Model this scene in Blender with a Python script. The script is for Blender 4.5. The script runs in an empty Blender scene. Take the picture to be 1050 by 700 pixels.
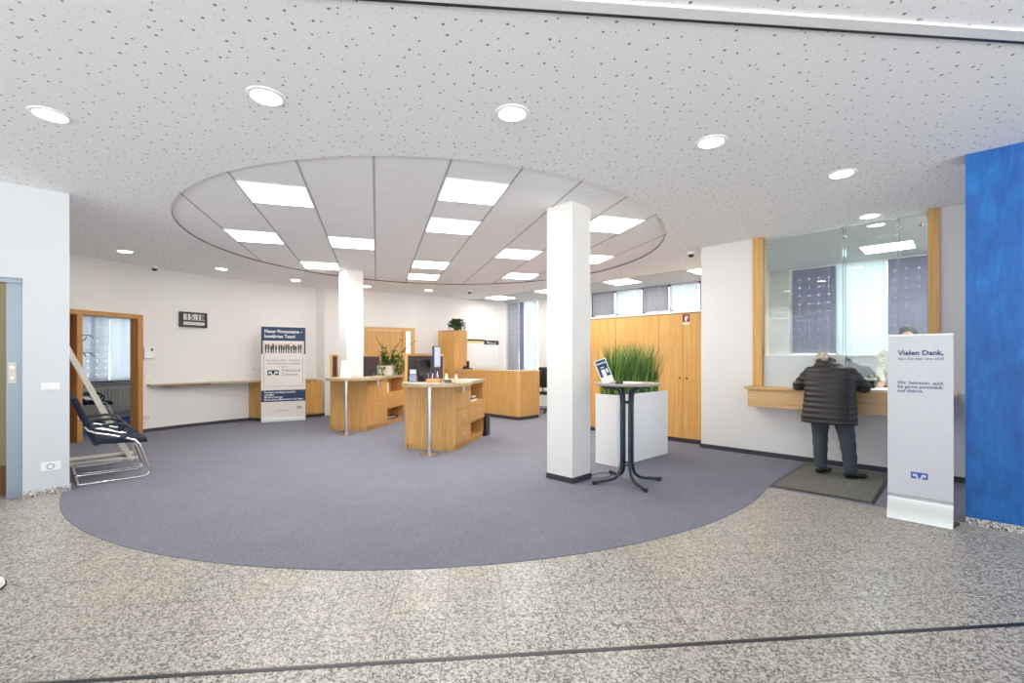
import bpy, bmesh, math, random
from mathutils import Vector, Matrix
PI = math.pi
C = bpy.context.scene.collection
random.seed(7)
CH = 2.99                       # ceiling height
RZ = math.radians(-44.5)        # the building's own axes: s runs to the right and nearer, n runs away to the right
cs, sn = math.cos(RZ), math.sin(RZ)
def W(s, n, z=0.0): return (s*cs - n*sn, s*sn + n*cs, z)

# ------------------------------------------------------------------ materials
def mat(name, col, rough=0.5, metal=0.0, spec=0.5, bump=0.0, bscale=40.0, emit=None, estr=0.0):
    m = bpy.data.materials.new(name); m.use_nodes = True
    nt = m.node_tree; b = nt.nodes['Principled BSDF']
    b.inputs['Base Color'].default_value = (*col, 1); b.inputs['Roughness'].default_value = rough
    b.inputs['Metallic'].default_value = metal; b.inputs['Specular IOR Level'].default_value = spec
    if emit: b.inputs['Emission Color'].default_value = (*emit, 1); b.inputs['Emission Strength'].default_value = estr
    tc = nt.nodes.new('ShaderNodeTexCoord'); nz = nt.nodes.new('ShaderNodeTexNoise'); nz.inputs['Scale'].default_value = bscale
    nt.links.new(tc.outputs['Object'], nz.inputs['Vector'])
    mx = nt.nodes.new('ShaderNodeMix'); mx.data_type = 'RGBA'
    mx.inputs[6].default_value = (*[c*0.96 for c in col], 1); mx.inputs[7].default_value = (*[min(1, c*1.03) for c in col], 1)
    nt.links.new(nz.outputs['Fac'], mx.inputs[0]); nt.links.new(mx.outputs[2], b.inputs['Base Color'])
    if bump:
        bp = nt.nodes.new('ShaderNodeBump'); bp.inputs['Strength'].default_value = bump; bp.inputs['Distance'].default_value = 0.002
        nt.links.new(nz.outputs['Fac'], bp.inputs['Height']); nt.links.new(bp.outputs['Normal'], b.inputs['Normal'])
    return m
def nodes(name):
    m = bpy.data.materials.new(name); m.use_nodes = True
    nt = m.node_tree; return m, nt, nt.nodes['Principled BSDF'], nt.nodes.new('ShaderNodeTexCoord')
def mapping(nt, tc, scale=(1,1,1), rot=(0,0,0), loc=(0,0,0), out='Object'):
    mp = nt.nodes.new('ShaderNodeMapping'); mp.inputs['Scale'].default_value = scale
    mp.inputs['Rotation'].default_value = rot; mp.inputs['Location'].default_value = loc
    nt.links.new(tc.outputs[out], mp.inputs['Vector']); return mp.outputs['Vector']
def ramp(nt, fac, stops, interp='LINEAR'):
    r = nt.nodes.new('ShaderNodeValToRGB'); e = r.color_ramp.elements; r.color_ramp.interpolation = interp
    while len(e) < len(stops): e.new(0.5)
    for i, (p, c) in enumerate(stops):
        e[i].position = p; e[i].color = (*c, 1)
    nt.links.new(fac, r.inputs['Fac']); return r.outputs['Color']
def math_n(nt, op, a, b=None, clamp=False):
    n = nt.nodes.new('ShaderNodeMath'); n.operation = op; n.use_clamp = clamp
    for i, v in enumerate((a, b)):
        if v is None: continue
        if isinstance(v, (int, float)): n.inputs[i].default_value = v
        else: nt.links.new(v, n.inputs[i])
    return n.outputs[0]
def mixc(nt, fac, a, b):
    n = nt.nodes.new('ShaderNodeMix'); n.data_type = 'RGBA'
    for i, v in ((0, fac), (6, a), (7, b)):
        if isinstance(v, tuple): n.inputs[i].default_value = (*v, 1)
        elif isinstance(v, (int, float)): n.inputs[i].default_value = v
        else: nt.links.new(v, n.inputs[i])
    return n.outputs[2]
def tex(nt, kind, vec, **kw):
    n = nt.nodes.new(kind); nt.links.new(vec, n.inputs['Vector'])
    for k, v in kw.items():
        if k in ('feature', 'voronoi_dimensions', 'noise_dimensions', 'distance'): setattr(n, k, v)
        else: n.inputs[k].default_value = v
    return n

def wood(name, a, b, c, axis='z', rough=0.42, sc=1.0):
    m, nt, bs, tc = nodes(name)
    s = {'z': (22*sc, 22*sc, 1.1*sc), 'x': (1.1*sc, 22*sc, 22*sc), 'y': (22*sc, 1.1*sc, 22*sc)}[axis]
    n1 = tex(nt, 'ShaderNodeTexNoise', mapping(nt, tc, s), Scale=1.6, Detail=6.0, Roughness=0.6, Distortion=0.3)
    n2 = tex(nt, 'ShaderNodeTexNoise', mapping(nt, tc, tuple(v*6 for v in s)), Scale=2.0, Detail=2.0)
    f = math_n(nt, 'ADD', math_n(nt, 'MULTIPLY', n1.outputs['Fac'], 0.8), math_n(nt, 'MULTIPLY', n2.outputs['Fac'], 0.2))
    col = ramp(nt, f, [(0.33, a), (0.5, b), (0.66, c)])
    nt.links.new(col, bs.inputs['Base Color']); bs.inputs['Roughness'].default_value = rough
    return m
M = {}
M['wood'] = wood('beech', (0.49,0.25,0.070), (0.58,0.315,0.098), (0.66,0.39,0.14))
M['wood_x'] = wood('beech_horizontal', (0.54,0.31,0.13), (0.64,0.39,0.17), (0.72,0.47,0.23), 'x')
M['wood_cab'] = wood('honey_veneer', (0.53,0.27,0.065), (0.62,0.335,0.095), (0.69,0.41,0.135), sc=0.8)
M['wood_door'] = wood('door_frame_wood', (0.42,0.185,0.045), (0.50,0.235,0.065), (0.57,0.29,0.09))
M['wood_dark'] = wood('dark_door_leaf', (0.13,0.05,0.02), (0.17,0.07,0.028), (0.22,0.10,0.04))
M['wood_pale'] = wood('pale_top_edge', (0.36,0.27,0.155), (0.42,0.32,0.195), (0.50,0.39,0.25), 'x')
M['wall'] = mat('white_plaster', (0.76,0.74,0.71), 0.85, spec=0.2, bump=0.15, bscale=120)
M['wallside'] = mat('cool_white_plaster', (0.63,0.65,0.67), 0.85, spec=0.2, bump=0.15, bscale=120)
M['white'] = mat('white_lacquer', (0.86,0.86,0.86), 0.35)
M['plastic'] = mat('white_plastic', (0.80,0.80,0.77), 0.4)
M['ivory'] = mat('ivory_plastic', (0.68,0.64,0.54), 0.45)
M['base'] = mat('anthracite_skirting', (0.045,0.045,0.055), 0.5)
M['black'] = mat('black_plastic', (0.016,0.017,0.02), 0.4)
M['navy'] = mat('navy_fabric', (0.015,0.019,0.040), 0.9, bump=0.4, bscale=500)
M['steel'] = mat('brushed_steel', (0.62,0.62,0.62), 0.3, 1.0)
M['chrome'] = mat('chrome', (0.85,0.85,0.86), 0.1, 1.0)
M['frame_grey'] = mat('grey_steel_frame', (0.33,0.38,0.43), 0.45, 0.3)
M['tabmetal'] = mat('graphite_metal', (0.035,0.045,0.06), 0.35, 0.6)
M['tabtop'] = mat('grey_table_top', (0.36,0.31,0.26), 0.3)
M['paper'] = mat('paper', (0.84,0.84,0.82), 0.8)
M['fabric_dark'] = mat('plum_screen_fabric', (0.060,0.045,0.055), 0.95, bump=0.3, bscale=600)
M['lip'] = mat('raw_gypsum_edge', (0.17,0.14,0.12), 0.9)
M['bannerwhite'] = mat('banner_film', (0.58,0.58,0.61), 0.45)
M['cream'] = mat('cream_banner_film', (0.74,0.69,0.64), 0.5)
M['bannerblue'] = mat('banner_blue', (0.013,0.035,0.10), 0.5)
M['ink'] = mat('dark_blue_ink', (0.03,0.045,0.16), 0.6)
M['inkgrey'] = mat('grey_ink', (0.14,0.14,0.20), 0.6)
M['logoblue'] = mat('logo_blue', (0.02,0.09,0.42), 0.5)
M['red'] = mat('faded_red_line', (0.50,0.22,0.18), 0.6)
M['signred'] = mat('fire_sign_red', (0.20,0.02,0.02), 0.5)
M['leaf'] = mat('leaf_green', (0.035,0.10,0.02), 0.5, bscale=15)
M['leaf_yellow'] = mat('yellow_green_leaf', (0.24,0.29,0.07), 0.5, bscale=15)
M['stem'] = mat('brown_stem', (0.045,0.05,0.02), 0.6)
M['soil'] = mat('soil', (0.03,0.02,0.012), 0.95)
M['skin'] = mat('skin', (0.62,0.37,0.27), 0.5, bscale=10)
M['hair'] = mat('grey_blond_hair', (0.50,0.44,0.36), 0.75, bump=0.8, bscale=140)
M['hair_dark'] = mat('dark_hair', (0.035,0.04,0.055), 0.6, bump=0.6, bscale=140)
M['jacket'] = mat('black_brown_quilted_nylon', (0.022,0.017,0.018), 0.45, bump=0.3, bscale=200)
M['trousers'] = mat('slate_grey_trousers', (0.052,0.060,0.075), 0.9, bump=0.3, bscale=300)
M['shoe'] = mat('black_leather', (0.012,0.012,0.013), 0.4)
M['yellow'] = mat('pale_yellow_print', (0.75,0.68,0.35), 0.7)
M['grey'] = mat('mid_grey', (0.35,0.36,0.38), 0.6)
M['lilac'] = mat('lilac_print', (0.27,0.26,0.42), 0.6)
M['screenglow'] = mat('lit_display', (0.1,0.1,0.15), 0.2, emit=(0.42,0.52,0.85), estr=0.55)
M['lcd'] = mat('clock_face', (0.60,0.60,0.58), 0.5)
M['granite_edge'] = None

def emission(name, col, s):
    m = bpy.data.materials.new(name); m.use_nodes = True; nt = m.node_tree
    nt.nodes.clear(); o = nt.nodes.new('ShaderNodeOutputMaterial'); e = nt.nodes.new('ShaderNodeEmission')
    e.inputs['Color'].default_value = (*col, 1); e.inputs['Strength'].default_value = s
    nt.links.new(e.outputs[0], o.inputs[0]); return m
M['led'] = emission('led_panel_light', (1.0,0.975,0.94), 13.0)
M['down'] = emission('downlight_light', (1.0,0.96,0.90), 30.0)

# granite tiles, laid square to the entrance joint
def granite():
    m, nt, bs, tc = nodes('granite_tiles')
    v = mapping(nt, tc)
    vo = tex(nt, 'ShaderNodeTexVoronoi', v, Scale=115.0); vo.feature = 'F1'
    sp = nt.nodes.new('ShaderNodeSeparateColor'); nt.links.new(vo.outputs['Color'], sp.inputs[0])
    big = tex(nt, 'ShaderNodeTexNoise', v, Scale=60.0, Detail=3.0, Roughness=0.7)
    mid = tex(nt, 'ShaderNodeTexNoise', v, Scale=3.0, Detail=2.0)
    f = math_n(nt, 'ADD', math_n(nt, 'MULTIPLY', sp.outputs[0], 0.75), math_n(nt, 'MULTIPLY', big.outputs['Fac'], 0.32))
    col = ramp(nt, f, [(0.20, (0.03,0.03,0.03)), (0.32, (0.12,0.115,0.105)), (0.43, (0.27,0.252,0.22)), (0.60, (0.40,0.375,0.33)), (0.85, (0.57,0.54,0.485))])
    col = mixc(nt, math_n(nt, 'MULTIPLY', mid.outputs['Fac'], 0.18), col, (0.60,0.50,0.38))
    # grid of joints
    T = 0.302; th = -0.0925
    g = mapping(nt, tc)
    sx = nt.nodes.new('ShaderNodeSeparateXYZ'); nt.links.new(g, sx.inputs[0])
    x0, y0 = -1.2153, 1.9854
    dx = math_n(nt, 'SUBTRACT', sx.outputs[0], x0); dy = math_n(nt, 'SUBTRACT', sx.outputs[1], y0)
    gx = math_n(nt, 'SUBTRACT', math_n(nt, 'MULTIPLY', dx, math.cos(th)), math_n(nt, 'MULTIPLY', dy, math.sin(th)))
    gy = math_n(nt, 'ADD', math_n(nt, 'MULTIPLY', dx, math.sin(th)), math_n(nt, 'MULTIPLY', dy, math.cos(th)))
    ms = []
    cells = []
    for a in (gx, gy):
        q = math_n(nt, 'DIVIDE', a, T); cells.append(math_n(nt, 'FLOOR', q))
        fr = math_n(nt, 'FRACT', q); d = math_n(nt, 'ABSOLUTE', math_n(nt, 'SUBTRACT', fr, 0.5))
        ms.append(math_n(nt, 'GREATER_THAN', d, 0.492))
    joint = math_n(nt, 'MAXIMUM', ms[0], ms[1])
    cb = nt.nodes.new('ShaderNodeCombineXYZ'); nt.links.new(cells[0], cb.inputs[0]); nt.links.new(cells[1], cb.inputs[1])
    wn = nt.nodes.new('ShaderNodeTexWhiteNoise'); nt.links.new(cb.outputs[0], wn.inputs['Vector'])
    tone = mixc(nt, math_n(nt, 'MULTIPLY', wn.outputs['Value'], 0.16), col, (0.55,0.47,0.37))
    fin = mixc(nt, math_n(nt, 'MULTIPLY', joint, 0.85), tone, (0.14,0.12,0.10))
    nt.links.new(fin, bs.inputs['Base Color'])
    bs.inputs['Roughness'].default_value = 0.32; bs.inputs['Specular IOR Level'].default_value = 0.4
    return m
M['granite'] = granite()
def granite_plain():
    m, nt, bs, tc = nodes('granite_strip')
    v = mapping(nt, tc)
    vo = tex(nt, 'ShaderNodeTexVoronoi', v, Scale=110.0)
    sp = nt.nodes.new('ShaderNodeSeparateColor'); nt.links.new(vo.outputs['Color'], sp.inputs[0])
    col = ramp(nt, sp.outputs[0], [(0.1, (0.05,0.05,0.05)), (0.35, (0.25,0.24,0.22)), (0.6, (0.55,0.53,0.5)), (0.9, (0.75,0.73,0.7))])
    nt.links.new(col, bs.inputs['Base Color']); bs.inputs['Roughness'].default_value = 0.35; return m
M['granite_strip'] = granite_plain()
def carpet(name, a, b):
    m, nt, bs, tc = nodes(name)
    v = mapping(nt, tc)
    n1 = tex(nt, 'ShaderNodeTexNoise', v, Scale=170.0, Detail=3.0, Roughness=0.85)
    n2 = tex(nt, 'ShaderNodeTexNoise', v, Scale=2.3, Detail=3.0)
    f = math_n(nt, 'ADD', math_n(nt, 'MULTIPLY', n1.outputs['Fac'], 0.95), math_n(nt, 'MULTIPLY', n2.outputs['Fac'], 0.05))
    col = ramp(nt, f, [(0.38, a), (0.62, b)])
    nt.links.new(col, bs.inputs['Base Color']); bs.inputs['Roughness'].default_value = 1.0; bs.inputs['Specular IOR Level'].default_value = 0.1
    bp = nt.nodes.new('ShaderNodeBump'); bp.inputs['Strength'].default_value = 0.5; bp.inputs['Distance'].default_value = 0.003
    nt.links.new(n1.outputs['Fac'], bp.inputs['Height']); nt.links.new(bp.outputs['Normal'], bs.inputs['Normal'])
    return m
M['carpet'] = carpet('grey_blue_carpet', (0.105,0.106,0.132), (0.29,0.288,0.34))
M['carpet_blue'] = carpet('blue_carpet', (0.05,0.09,0.22), (0.10,0.16,0.36))
M['mat'] = carpet('olive_grey_mat', (0.02,0.02,0.016), (0.33,0.32,0.275))
def perforated():
    m, nt, bs, tc = nodes('perforated_gypsum')
    v = mapping(nt, tc)
    a = tex(nt, 'ShaderNodeTexVoronoi', v, Scale=9.5, Randomness=0.9); a.voronoi_dimensions = '2D'
    b = tex(nt, 'ShaderNodeTexVoronoi', v, Scale=13.0, Randomness=1.0); b.voronoi_dimensions = '2D'
    sp = nt.nodes.new('ShaderNodeSeparateColor'); nt.links.new(a.outputs['Color'], sp.inputs[0])
    ra = math_n(nt, 'ADD', math_n(nt, 'MULTIPLY', sp.outputs[0], 0.035), 0.045)
    ma = math_n(nt, 'LESS_THAN', a.outputs['Distance'], ra)
    mb = math_n(nt, 'LESS_THAN', b.outputs['Distance'], 0.042)
    hole = math_n(nt, 'MAXIMUM', ma, math_n(nt, 'MULTIPLY', mb, 0.6))
    col = mixc(nt, hole, (0.90,0.90,0.90), (0.20,0.20,0.21))
    nt.links.new(col, bs.inputs['Base Color']); bs.inputs['Roughness'].default_value = 0.9; bs.inputs['Specular IOR Level'].default_value = 0.15
    return m
M['perf'] = perforated()
CELL = 0.6275; GTH = -0.285; GX, GY = -2.60, 4.32
def grid_to_world(u, v):
    X, Y = u*CELL, v*CELL
    return (GX + X*math.cos(GTH) + Y*math.sin(GTH), GY - X*math.sin(GTH) + Y*math.cos(GTH))
def panelgrid():
    m, nt, bs, tc = nodes('ceiling_panel_grid')
    sx = nt.nodes.new('ShaderNodeSeparateXYZ'); nt.links.new(mapping(nt, tc), sx.inputs[0])
    dx = math_n(nt, 'SUBTRACT', sx.outputs[0], GX); dy = math_n(nt, 'SUBTRACT', sx.outputs[1], GY)
    gx = math_n(nt, 'SUBTRACT', math_n(nt, 'MULTIPLY', dx, math.cos(GTH)), math_n(nt, 'MULTIPLY', dy, math.sin(GTH)))
    gy = math_n(nt, 'ADD', math_n(nt, 'MULTIPLY', dx, math.sin(GTH)), math_n(nt, 'MULTIPLY', dy, math.cos(GTH)))
    ms = []
    for a, w in ((gx, 0.482), (gy, 0.4945)):
        fr = math_n(nt, 'FRACT', math_n(nt, 'DIVIDE', a, CELL)); d = math_n(nt, 'ABSOLUTE', math_n(nt, 'SUBTRACT', fr, 0.5))
        ms.append(math_n(nt, 'GREATER_THAN', d, w))
    nz = tex(nt, 'ShaderNodeTexNoise', mapping(nt, tc), Scale=160.0, Detail=1.0)
    base = mixc(nt, nz.outputs['Fac'], (0.87,0.87,0.88), (0.92,0.92,0.93))
    c1 = mixc(nt, math_n(nt, 'MULTIPLY', ms[1], 0.35), base, (0.40,0.40,0.42))
    c2 = mixc(nt, math_n(nt, 'MULTIPLY', ms[0], 0.8), c1, (0.36,0.36,0.38))
    nt.links.new(c2, bs.inputs['Base Color']); bs.inputs['Roughness'].default_value = 0.85; bs.inputs['Specular IOR Level'].default_value = 0.15
    return m
M['panelgrid'] = panelgrid()
def lazure():
    m, nt, bs, tc = nodes('blue_lazure_plaster')
    v = mapping(nt, tc)
    n1 = tex(nt, 'ShaderNodeTexNoise', v, Scale=2.2, Detail=8.0, Roughness=0.65, Distortion=1.2)
    n2 = tex(nt, 'ShaderNodeTexNoise', mapping(nt, tc, (9,9,1.5), (0.6,0.3,0)), Scale=3.0, Detail=5.0, Distortion=0.8)
    f = math_n(nt, 'ADD', math_n(nt, 'MULTIPLY', n1.outputs['Fac'], 0.6), math_n(nt, 'MULTIPLY', n2.outputs['Fac'], 0.4))
    col = ramp(nt, f, [(0.32, (0.001,0.060,0.26)), (0.5, (0.002,0.105,0.38)), (0.68, (0.006,0.17,0.50))])
    nt.links.new(col, bs.inputs['Base Color']); bs.inputs['Roughness'].default_value = 0.55; return m
M['blue'] = lazure()
def glassmat(name, tint, gloss=0.9, haze=0.0):
    m = bpy.data.materials.new(name); m.use_nodes = True; nt = m.node_tree; nt.nodes.clear()
    o = nt.nodes.new('ShaderNodeOutputMaterial'); t = nt.nodes.new('ShaderNodeBsdfTransparent'); t.inputs[0].default_value = (*tint, 1)
    g = nt.nodes.new('ShaderNodeBsdfGlossy'); g.inputs['Roughness'].default_value = 0.0; g.inputs[0].default_value = (1,1,1,1)
    fr = nt.nodes.new('ShaderNodeFresnel'); fr.inputs['IOR'].default_value = 1.45
    mx = nt.nodes.new('ShaderNodeMixShader'); nt.links.new(math_n(nt, 'MULTIPLY', fr.outputs[0], gloss), mx.inputs[0])
    nt.links.new(t.outputs[0], mx.inputs[1]); nt.links.new(g.outputs[0], mx.inputs[2]); last = mx.outputs[0]
    if haze:
        d = nt.nodes.new('ShaderNodeBsdfDiffuse'); d.inputs[0].default_value = (0.74,0.77,0.79,1)
        m2 = nt.nodes.new('ShaderNodeMixShader'); m2.inputs[0].default_value = haze
        nt.links.new(last, m2.inputs[1]); nt.links.new(d.outputs[0], m2.inputs[2]); last = m2.outputs[0]
    nt.links.new(last, o.inputs[0]); return m
M['glass'] = glassmat('clear_glass', (0.93,0.97,0.955))
M['glassedge'] = glassmat('green_glass_edge', (0.42,0.66,0.60), 0.9, 0.25)
M['frost'] = glassmat('frosted_film', (0.9,0.93,0.95), 0.6, 0.72)
M['winglass'] = glassmat('window_glass', (0.97,0.98,0.98), 0.5)
M['acrylic'] = glassmat('acrylic', (0.97,0.97,0.97), 0.8, 0.08)
def blind(name, col, trans, see, dots=False, dotcol=(0.75,0.8,0.95)):
    m = bpy.data.materials.new(name); m.use_nodes = True; nt = m.node_tree; nt.nodes.clear()
    tc = nt.nodes.new('ShaderNodeTexCoord')
    o = nt.nodes.new('ShaderNodeOutputMaterial')
    d = nt.nodes.new('ShaderNodeBsdfDiffuse'); tl = nt.nodes.new('ShaderNodeBsdfTranslucent'); tp = nt.nodes.new('ShaderNodeBsdfTransparent')
    v = mapping(nt, tc)
    wv = tex(nt, 'ShaderNodeTexNoise', mapping(nt, tc, (14,14,0.6)), Scale=1.0, Detail=3.0)
    cc = mixc(nt, wv.outputs['Fac'], tuple(c*0.8 for c in col), tuple(min(1, c*1.15) for c in col))
    nt.links.new(cc, d.inputs[0]); nt.links.new(cc, tl.inputs[0])
    a = nt.nodes.new('ShaderNodeMixShader'); a.inputs[0].default_value = trans
    nt.links.new(d.outputs[0], a.inputs[1]); nt.links.new(tl.outputs[0], a.inputs[2])
    b = nt.nodes.new('ShaderNodeMixShader'); nt.links.new(a.outputs[0], b.inputs[1]); nt.links.new(tp.outputs[0], b.inputs[2])
    if dots:
        sx = nt.nodes.new('ShaderNodeSeparateXYZ'); nt.links.new(v, sx.inputs[0])
        fx = math_n(nt, 'SUBTRACT', math_n(nt, 'FRACT', math_n(nt, 'DIVIDE', sx.outputs[0], 0.15)), 0.5)
        fz = math_n(nt, 'SUBTRACT', math_n(nt, 'FRACT', math_n(nt, 'DIVIDE', sx.outputs[2], 0.15)), 0.5)
        rr = math_n(nt, 'SQRT', math_n(nt, 'ADD', math_n(nt, 'MULTIPLY', fx, fx), math_n(nt, 'MULTIPLY', fz, fz)))
        dm = math_n(nt, 'LESS_THAN', rr, 0.13)
        nt.links.new(math_n(nt, 'ADD', math_n(nt, 'MULTIPLY', dm, 0.24), see), b.inputs[0])
    else: b.inputs[0].default_value = see
    nt.links.new(b.outputs[0], o.inputs[0]); return m
M['blind_grey'] = blind('grey_dotted_blind', (0.27,0.27,0.36), 0.45, 0.02, True)
M['blind_white'] = blind('white_voile', (0.66,0.71,0.74), 0.6, 0.10)
M['blind_pattern'] = blind('silver_patterned_blind', (0.42,0.43,0.46), 0.5, 0.03, True)
M['blind_dotwhite'] = blind('pale_dotted_voile', (0.60,0.64,0.68), 0.6, 0.08, True)
def cardigan():
    m, nt, bs, tc = nodes('beige_patterned_knit')
    v = mapping(nt, tc)
    w = tex(nt, 'ShaderNodeTexNoise', mapping(nt, tc, (6,6,30)), Scale=2.0, Detail=3.0, Distortion=1.5)
    nt.links.new(ramp(nt, w.outputs['Fac'], [(0.4, (0.30,0.27,0.20)), (0.5, (0.55,0.52,0.44)), (0.62, (0.68,0.66,0.60))]), bs.inputs['Base Color'])
    bs.inputs['Roughness'].default_value = 0.95; return m
M['cardigan'] = cardigan()

# ------------------------------------------------------------------ mesh helpers
class MB:
    def __init__(s): s.bm = bmesh.new()
    def box(s, x0, x1, y0, y1, z0, z1, bev=0.0, T=None):
        r = bmesh.ops.create_cube(s.bm, size=1.0)
        vs = r['verts']
        for v in vs: v.co = Vector(((x0+x1)/2 + v.co.x*(x1-x0), (y0+y1)/2 + v.co.y*(y1-y0), (z0+z1)/2 + v.co.z*(z1-z0)))
        if bev:
            es = list({e for v in vs for e in v.link_edges})
            rr = bmesh.ops.bevel(s.bm, geom=es, offset=bev, segments=2, affect='EDGES', profile=0.5); vs = rr['verts']
        if T is not None:
            for v in vs: v.co = T @ v.co
        return s
    def prism(s, poly, z0, z1, T=None):
        b = [s.bm.verts.new((x, y, z0)) for x, y in poly]; t = [s.bm.verts.new((x, y, z1)) for x, y in poly]
        n = len(poly)
        s.bm.faces.new(b[::-1]); s.bm.faces.new(t)
        for i in range(n): s.bm.faces.new((b[i], b[(i+1) % n], t[(i+1) % n], t[i]))
        if T is not None:
            for v in b+t: v.co = T @ v.co
        return s
    def tube(s, pts, r, seg=10, closed=False, caps=True):
        pts = [Vector(p) for p in pts]; n = len(pts); rings = []; prev = None
        rs = r if isinstance(r, (list, tuple)) else [r]*n
        for i, p in enumerate(pts):
            if closed: d = pts[(i+1) % n] - pts[i-1]
            else: d = pts[min(i+1, n-1)] - pts[max(i-1, 0)]
            d.normalize()
            if prev is None:
                up = Vector((0,0,1)) if abs(d.z) < 0.95 else Vector((1,0,0))
                a = d.cross(up).normalized()
            else: a = (prev - d*prev.dot(d)).normalized()
            prev = a; b = d.cross(a)
            rings.append([s.bm.verts.new(p + a*rs[i]*math.cos(2*PI*k/seg) + b*rs[i]*math.sin(2*PI*k/seg)) for k in range(seg)])
        for i in range(n if closed else n-1):
            A, B = rings[i], rings[(i+1) % n]
            for k in range(seg): s.bm.faces.new((A[k], A[(k+1) % seg], B[(k+1) % seg], B[k]))
        if caps and not closed: s.bm.faces.new(rings[0][::-1]); s.bm.faces.new(rings[-1])
        return s
    def lathe(s, prof, seg=32, c=(0,0)):
        rings = []
        for r, z in prof:
            if r < 1e-6: rings.append([s.bm.verts.new((c[0], c[1], z))])
            else: rings.append([s.bm.verts.new((c[0]+r*math.cos(2*PI*k/seg), c[1]+r*math.sin(2*PI*k/seg), z)) for k in range(seg)])
        for A, B in zip(rings, rings[1:]):
            for k in range(seg):
                f = [A[k % len(A)], A[(k+1) % len(A)], B[(k+1) % len(B)], B[k % len(B)]]
                u = []
                for v in f:
                    if v not in u: u.append(v)
                if len(u) > 2: s.bm.faces.new(u)
        return s
    def loft(s, secs, seg=20):      # secs: (centre, rx, ry)
        rings = []
        for c, rx, ry in secs:
            rings.append([s.bm.verts.new((c[0]+rx*math.cos(2*PI*k/seg), c[1]+ry*math.sin(2*PI*k/seg), c[2])) for k in range(seg)])
        for A, B in zip(rings, rings[1:]):
            for k in range(seg): s.bm.faces.new((A[k], A[(k+1) % seg], B[(k+1) % seg], B[k]))
        s.bm.faces.new(rings[0][::-1]); s.bm.faces.new(rings[-1]); return s
    def cap(s, p0, r0, p1, r1, n=5):
        p0, p1 = Vector(p0), Vector(p1)
        k = max(2, int((p1-p0).length/(0.35*max(min(r0, r1), 0.004)))+1)
        k = min(k, 40)
        for i in range(k+1):
            t = i/k; s.ball(p0.lerp(p1, t), r0+(r1-r0)*t)
        return s
    def ball(s, c, r, sc=(1,1,1), R=None, sub=2):
        q = bmesh.ops.create_icosphere(s.bm, subdivisions=sub, radius=r)
        for v in q['verts']:
            p = Vector((v.co.x*sc[0], v.co.y*sc[1], v.co.z*sc[2]))
            if R is not None: p = R @ p
            v.co = p + Vector(c)
        return s
    def quad(s, a, b, c, d):
        s.bm.faces.new([s.bm.verts.new(p) for p in (a, b, c, d)]); return s
    def mesh(s, name):
        bmesh.ops.recalc_face_normals(s.bm, faces=s.bm.faces)
        me = bpy.data.meshes.new(name); s.bm.to_mesh(me); s.bm.free(); return me
    def build(s, name, m, parent=None, smooth=False, loc=(0,0,0), rz=0.0):
        me = s.mesh(name); return link(name, me, m, parent, smooth, loc, rz)
def link(name, me, m, parent=None, smooth=False, loc=(0,0,0), rz=0.0):
    me.materials.clear(); me.materials.append(m)
    o = bpy.data.objects.new(name, me); C.objects.link(o); o.location = loc; o.rotation_euler = (0,0,rz)
    if parent: o.parent = parent
    if smooth:
        for p in me.polygons: p.use_smooth = True
        if smooth != 'all':
            sharp = [False]*len(me.edges); bm = bmesh.new(); bm.from_mesh(me)
            for i, e in enumerate(bm.edges):
                if len(e.link_faces) == 2 and e.calc_face_angle(0) > 0.7: sharp[i] = True
            bm.free()
            at = me.attributes.new('sharp_edge', 'BOOLEAN', 'EDGE'); at.data.foreach_set('value', sharp)
    return o
def tag(o, label, cat, group=None):
    o['label'] = label; o['category'] = cat
    if group: o['group'] = group
    return o
def thing(name, label, cat, loc=(0,0,0), rz=0.0, group=None):
    o = bpy.data.objects.new(name, None); C.objects.link(o); o.location = loc; o.rotation_euler = (0,0,rz)
    o.empty_display_size = 0.1
    return tag(o, label, cat, group)
def struct(o): o['kind'] = 'structure'; return o
def copy_tree(o, parent=None):
    c = o.copy(); C.objects.link(c)
    if parent: c.parent = parent
    for ch in list(o.children): copy_tree(ch, c)
    return c
def organic(name, mb, voxel, m, parent, smooth_it=6, disp=None):
    me = mb.mesh(name+'_src'); t = bpy.data.objects.new(name+'_tmp', me); C.objects.link(t)
    r = t.modifiers.new('r', 'REMESH'); r.mode = 'VOXEL'; r.voxel_size = voxel
    s = t.modifiers.new('s', 'SMOOTH'); s.iterations = smooth_it; s.factor = 0.5
    dg = bpy.context.evaluated_depsgraph_get()
    me2 = bpy.data.meshes.new_from_object(t.evaluated_get(dg)); me2.name = name
    bpy.data.objects.remove(t); bpy.data.meshes.remove(me)
    if disp:
        nr = [v.normal.copy() for v in me2.vertices]
        for v, n in zip(me2.vertices, nr): v.co = v.co + n*disp(v.co)
    return link(name, me2, m, parent, 'all')
def text(name, body, size, m, parent, T, width=None, bold=0.0, align='LEFT', spacing=1.0):
    cu = bpy.data.curves.new(name, 'FONT'); cu.body = body; cu.size = size; cu.extrude = 0.0006; cu.offset = bold
    cu.align_x = align; cu.space_line = spacing; cu.resolution_u = 2
    t = bpy.data.objects.new(name+'_tmp', cu); C.objects.link(t)
    dg = bpy.context.evaluated_depsgraph_get()
    me = bpy.data.meshes.new_from_object(t.evaluated_get(dg)); bpy.data.objects.remove(t)
    if width and me.vertices:
        x0 = min(v.co.x for v in me.vertices); x1 = max(v.co.x for v in me.vertices); k = width/(x1-x0)
        for v in me.vertices: v.co.x *= k
    me.transform(T)
    return link(name, me, m, parent)
UP = Matrix.Rotation(PI/2, 4, 'X')      # text facing -y
def at(x, y, z): return Matrix.Translation((x, y, z)) @ UP

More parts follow.
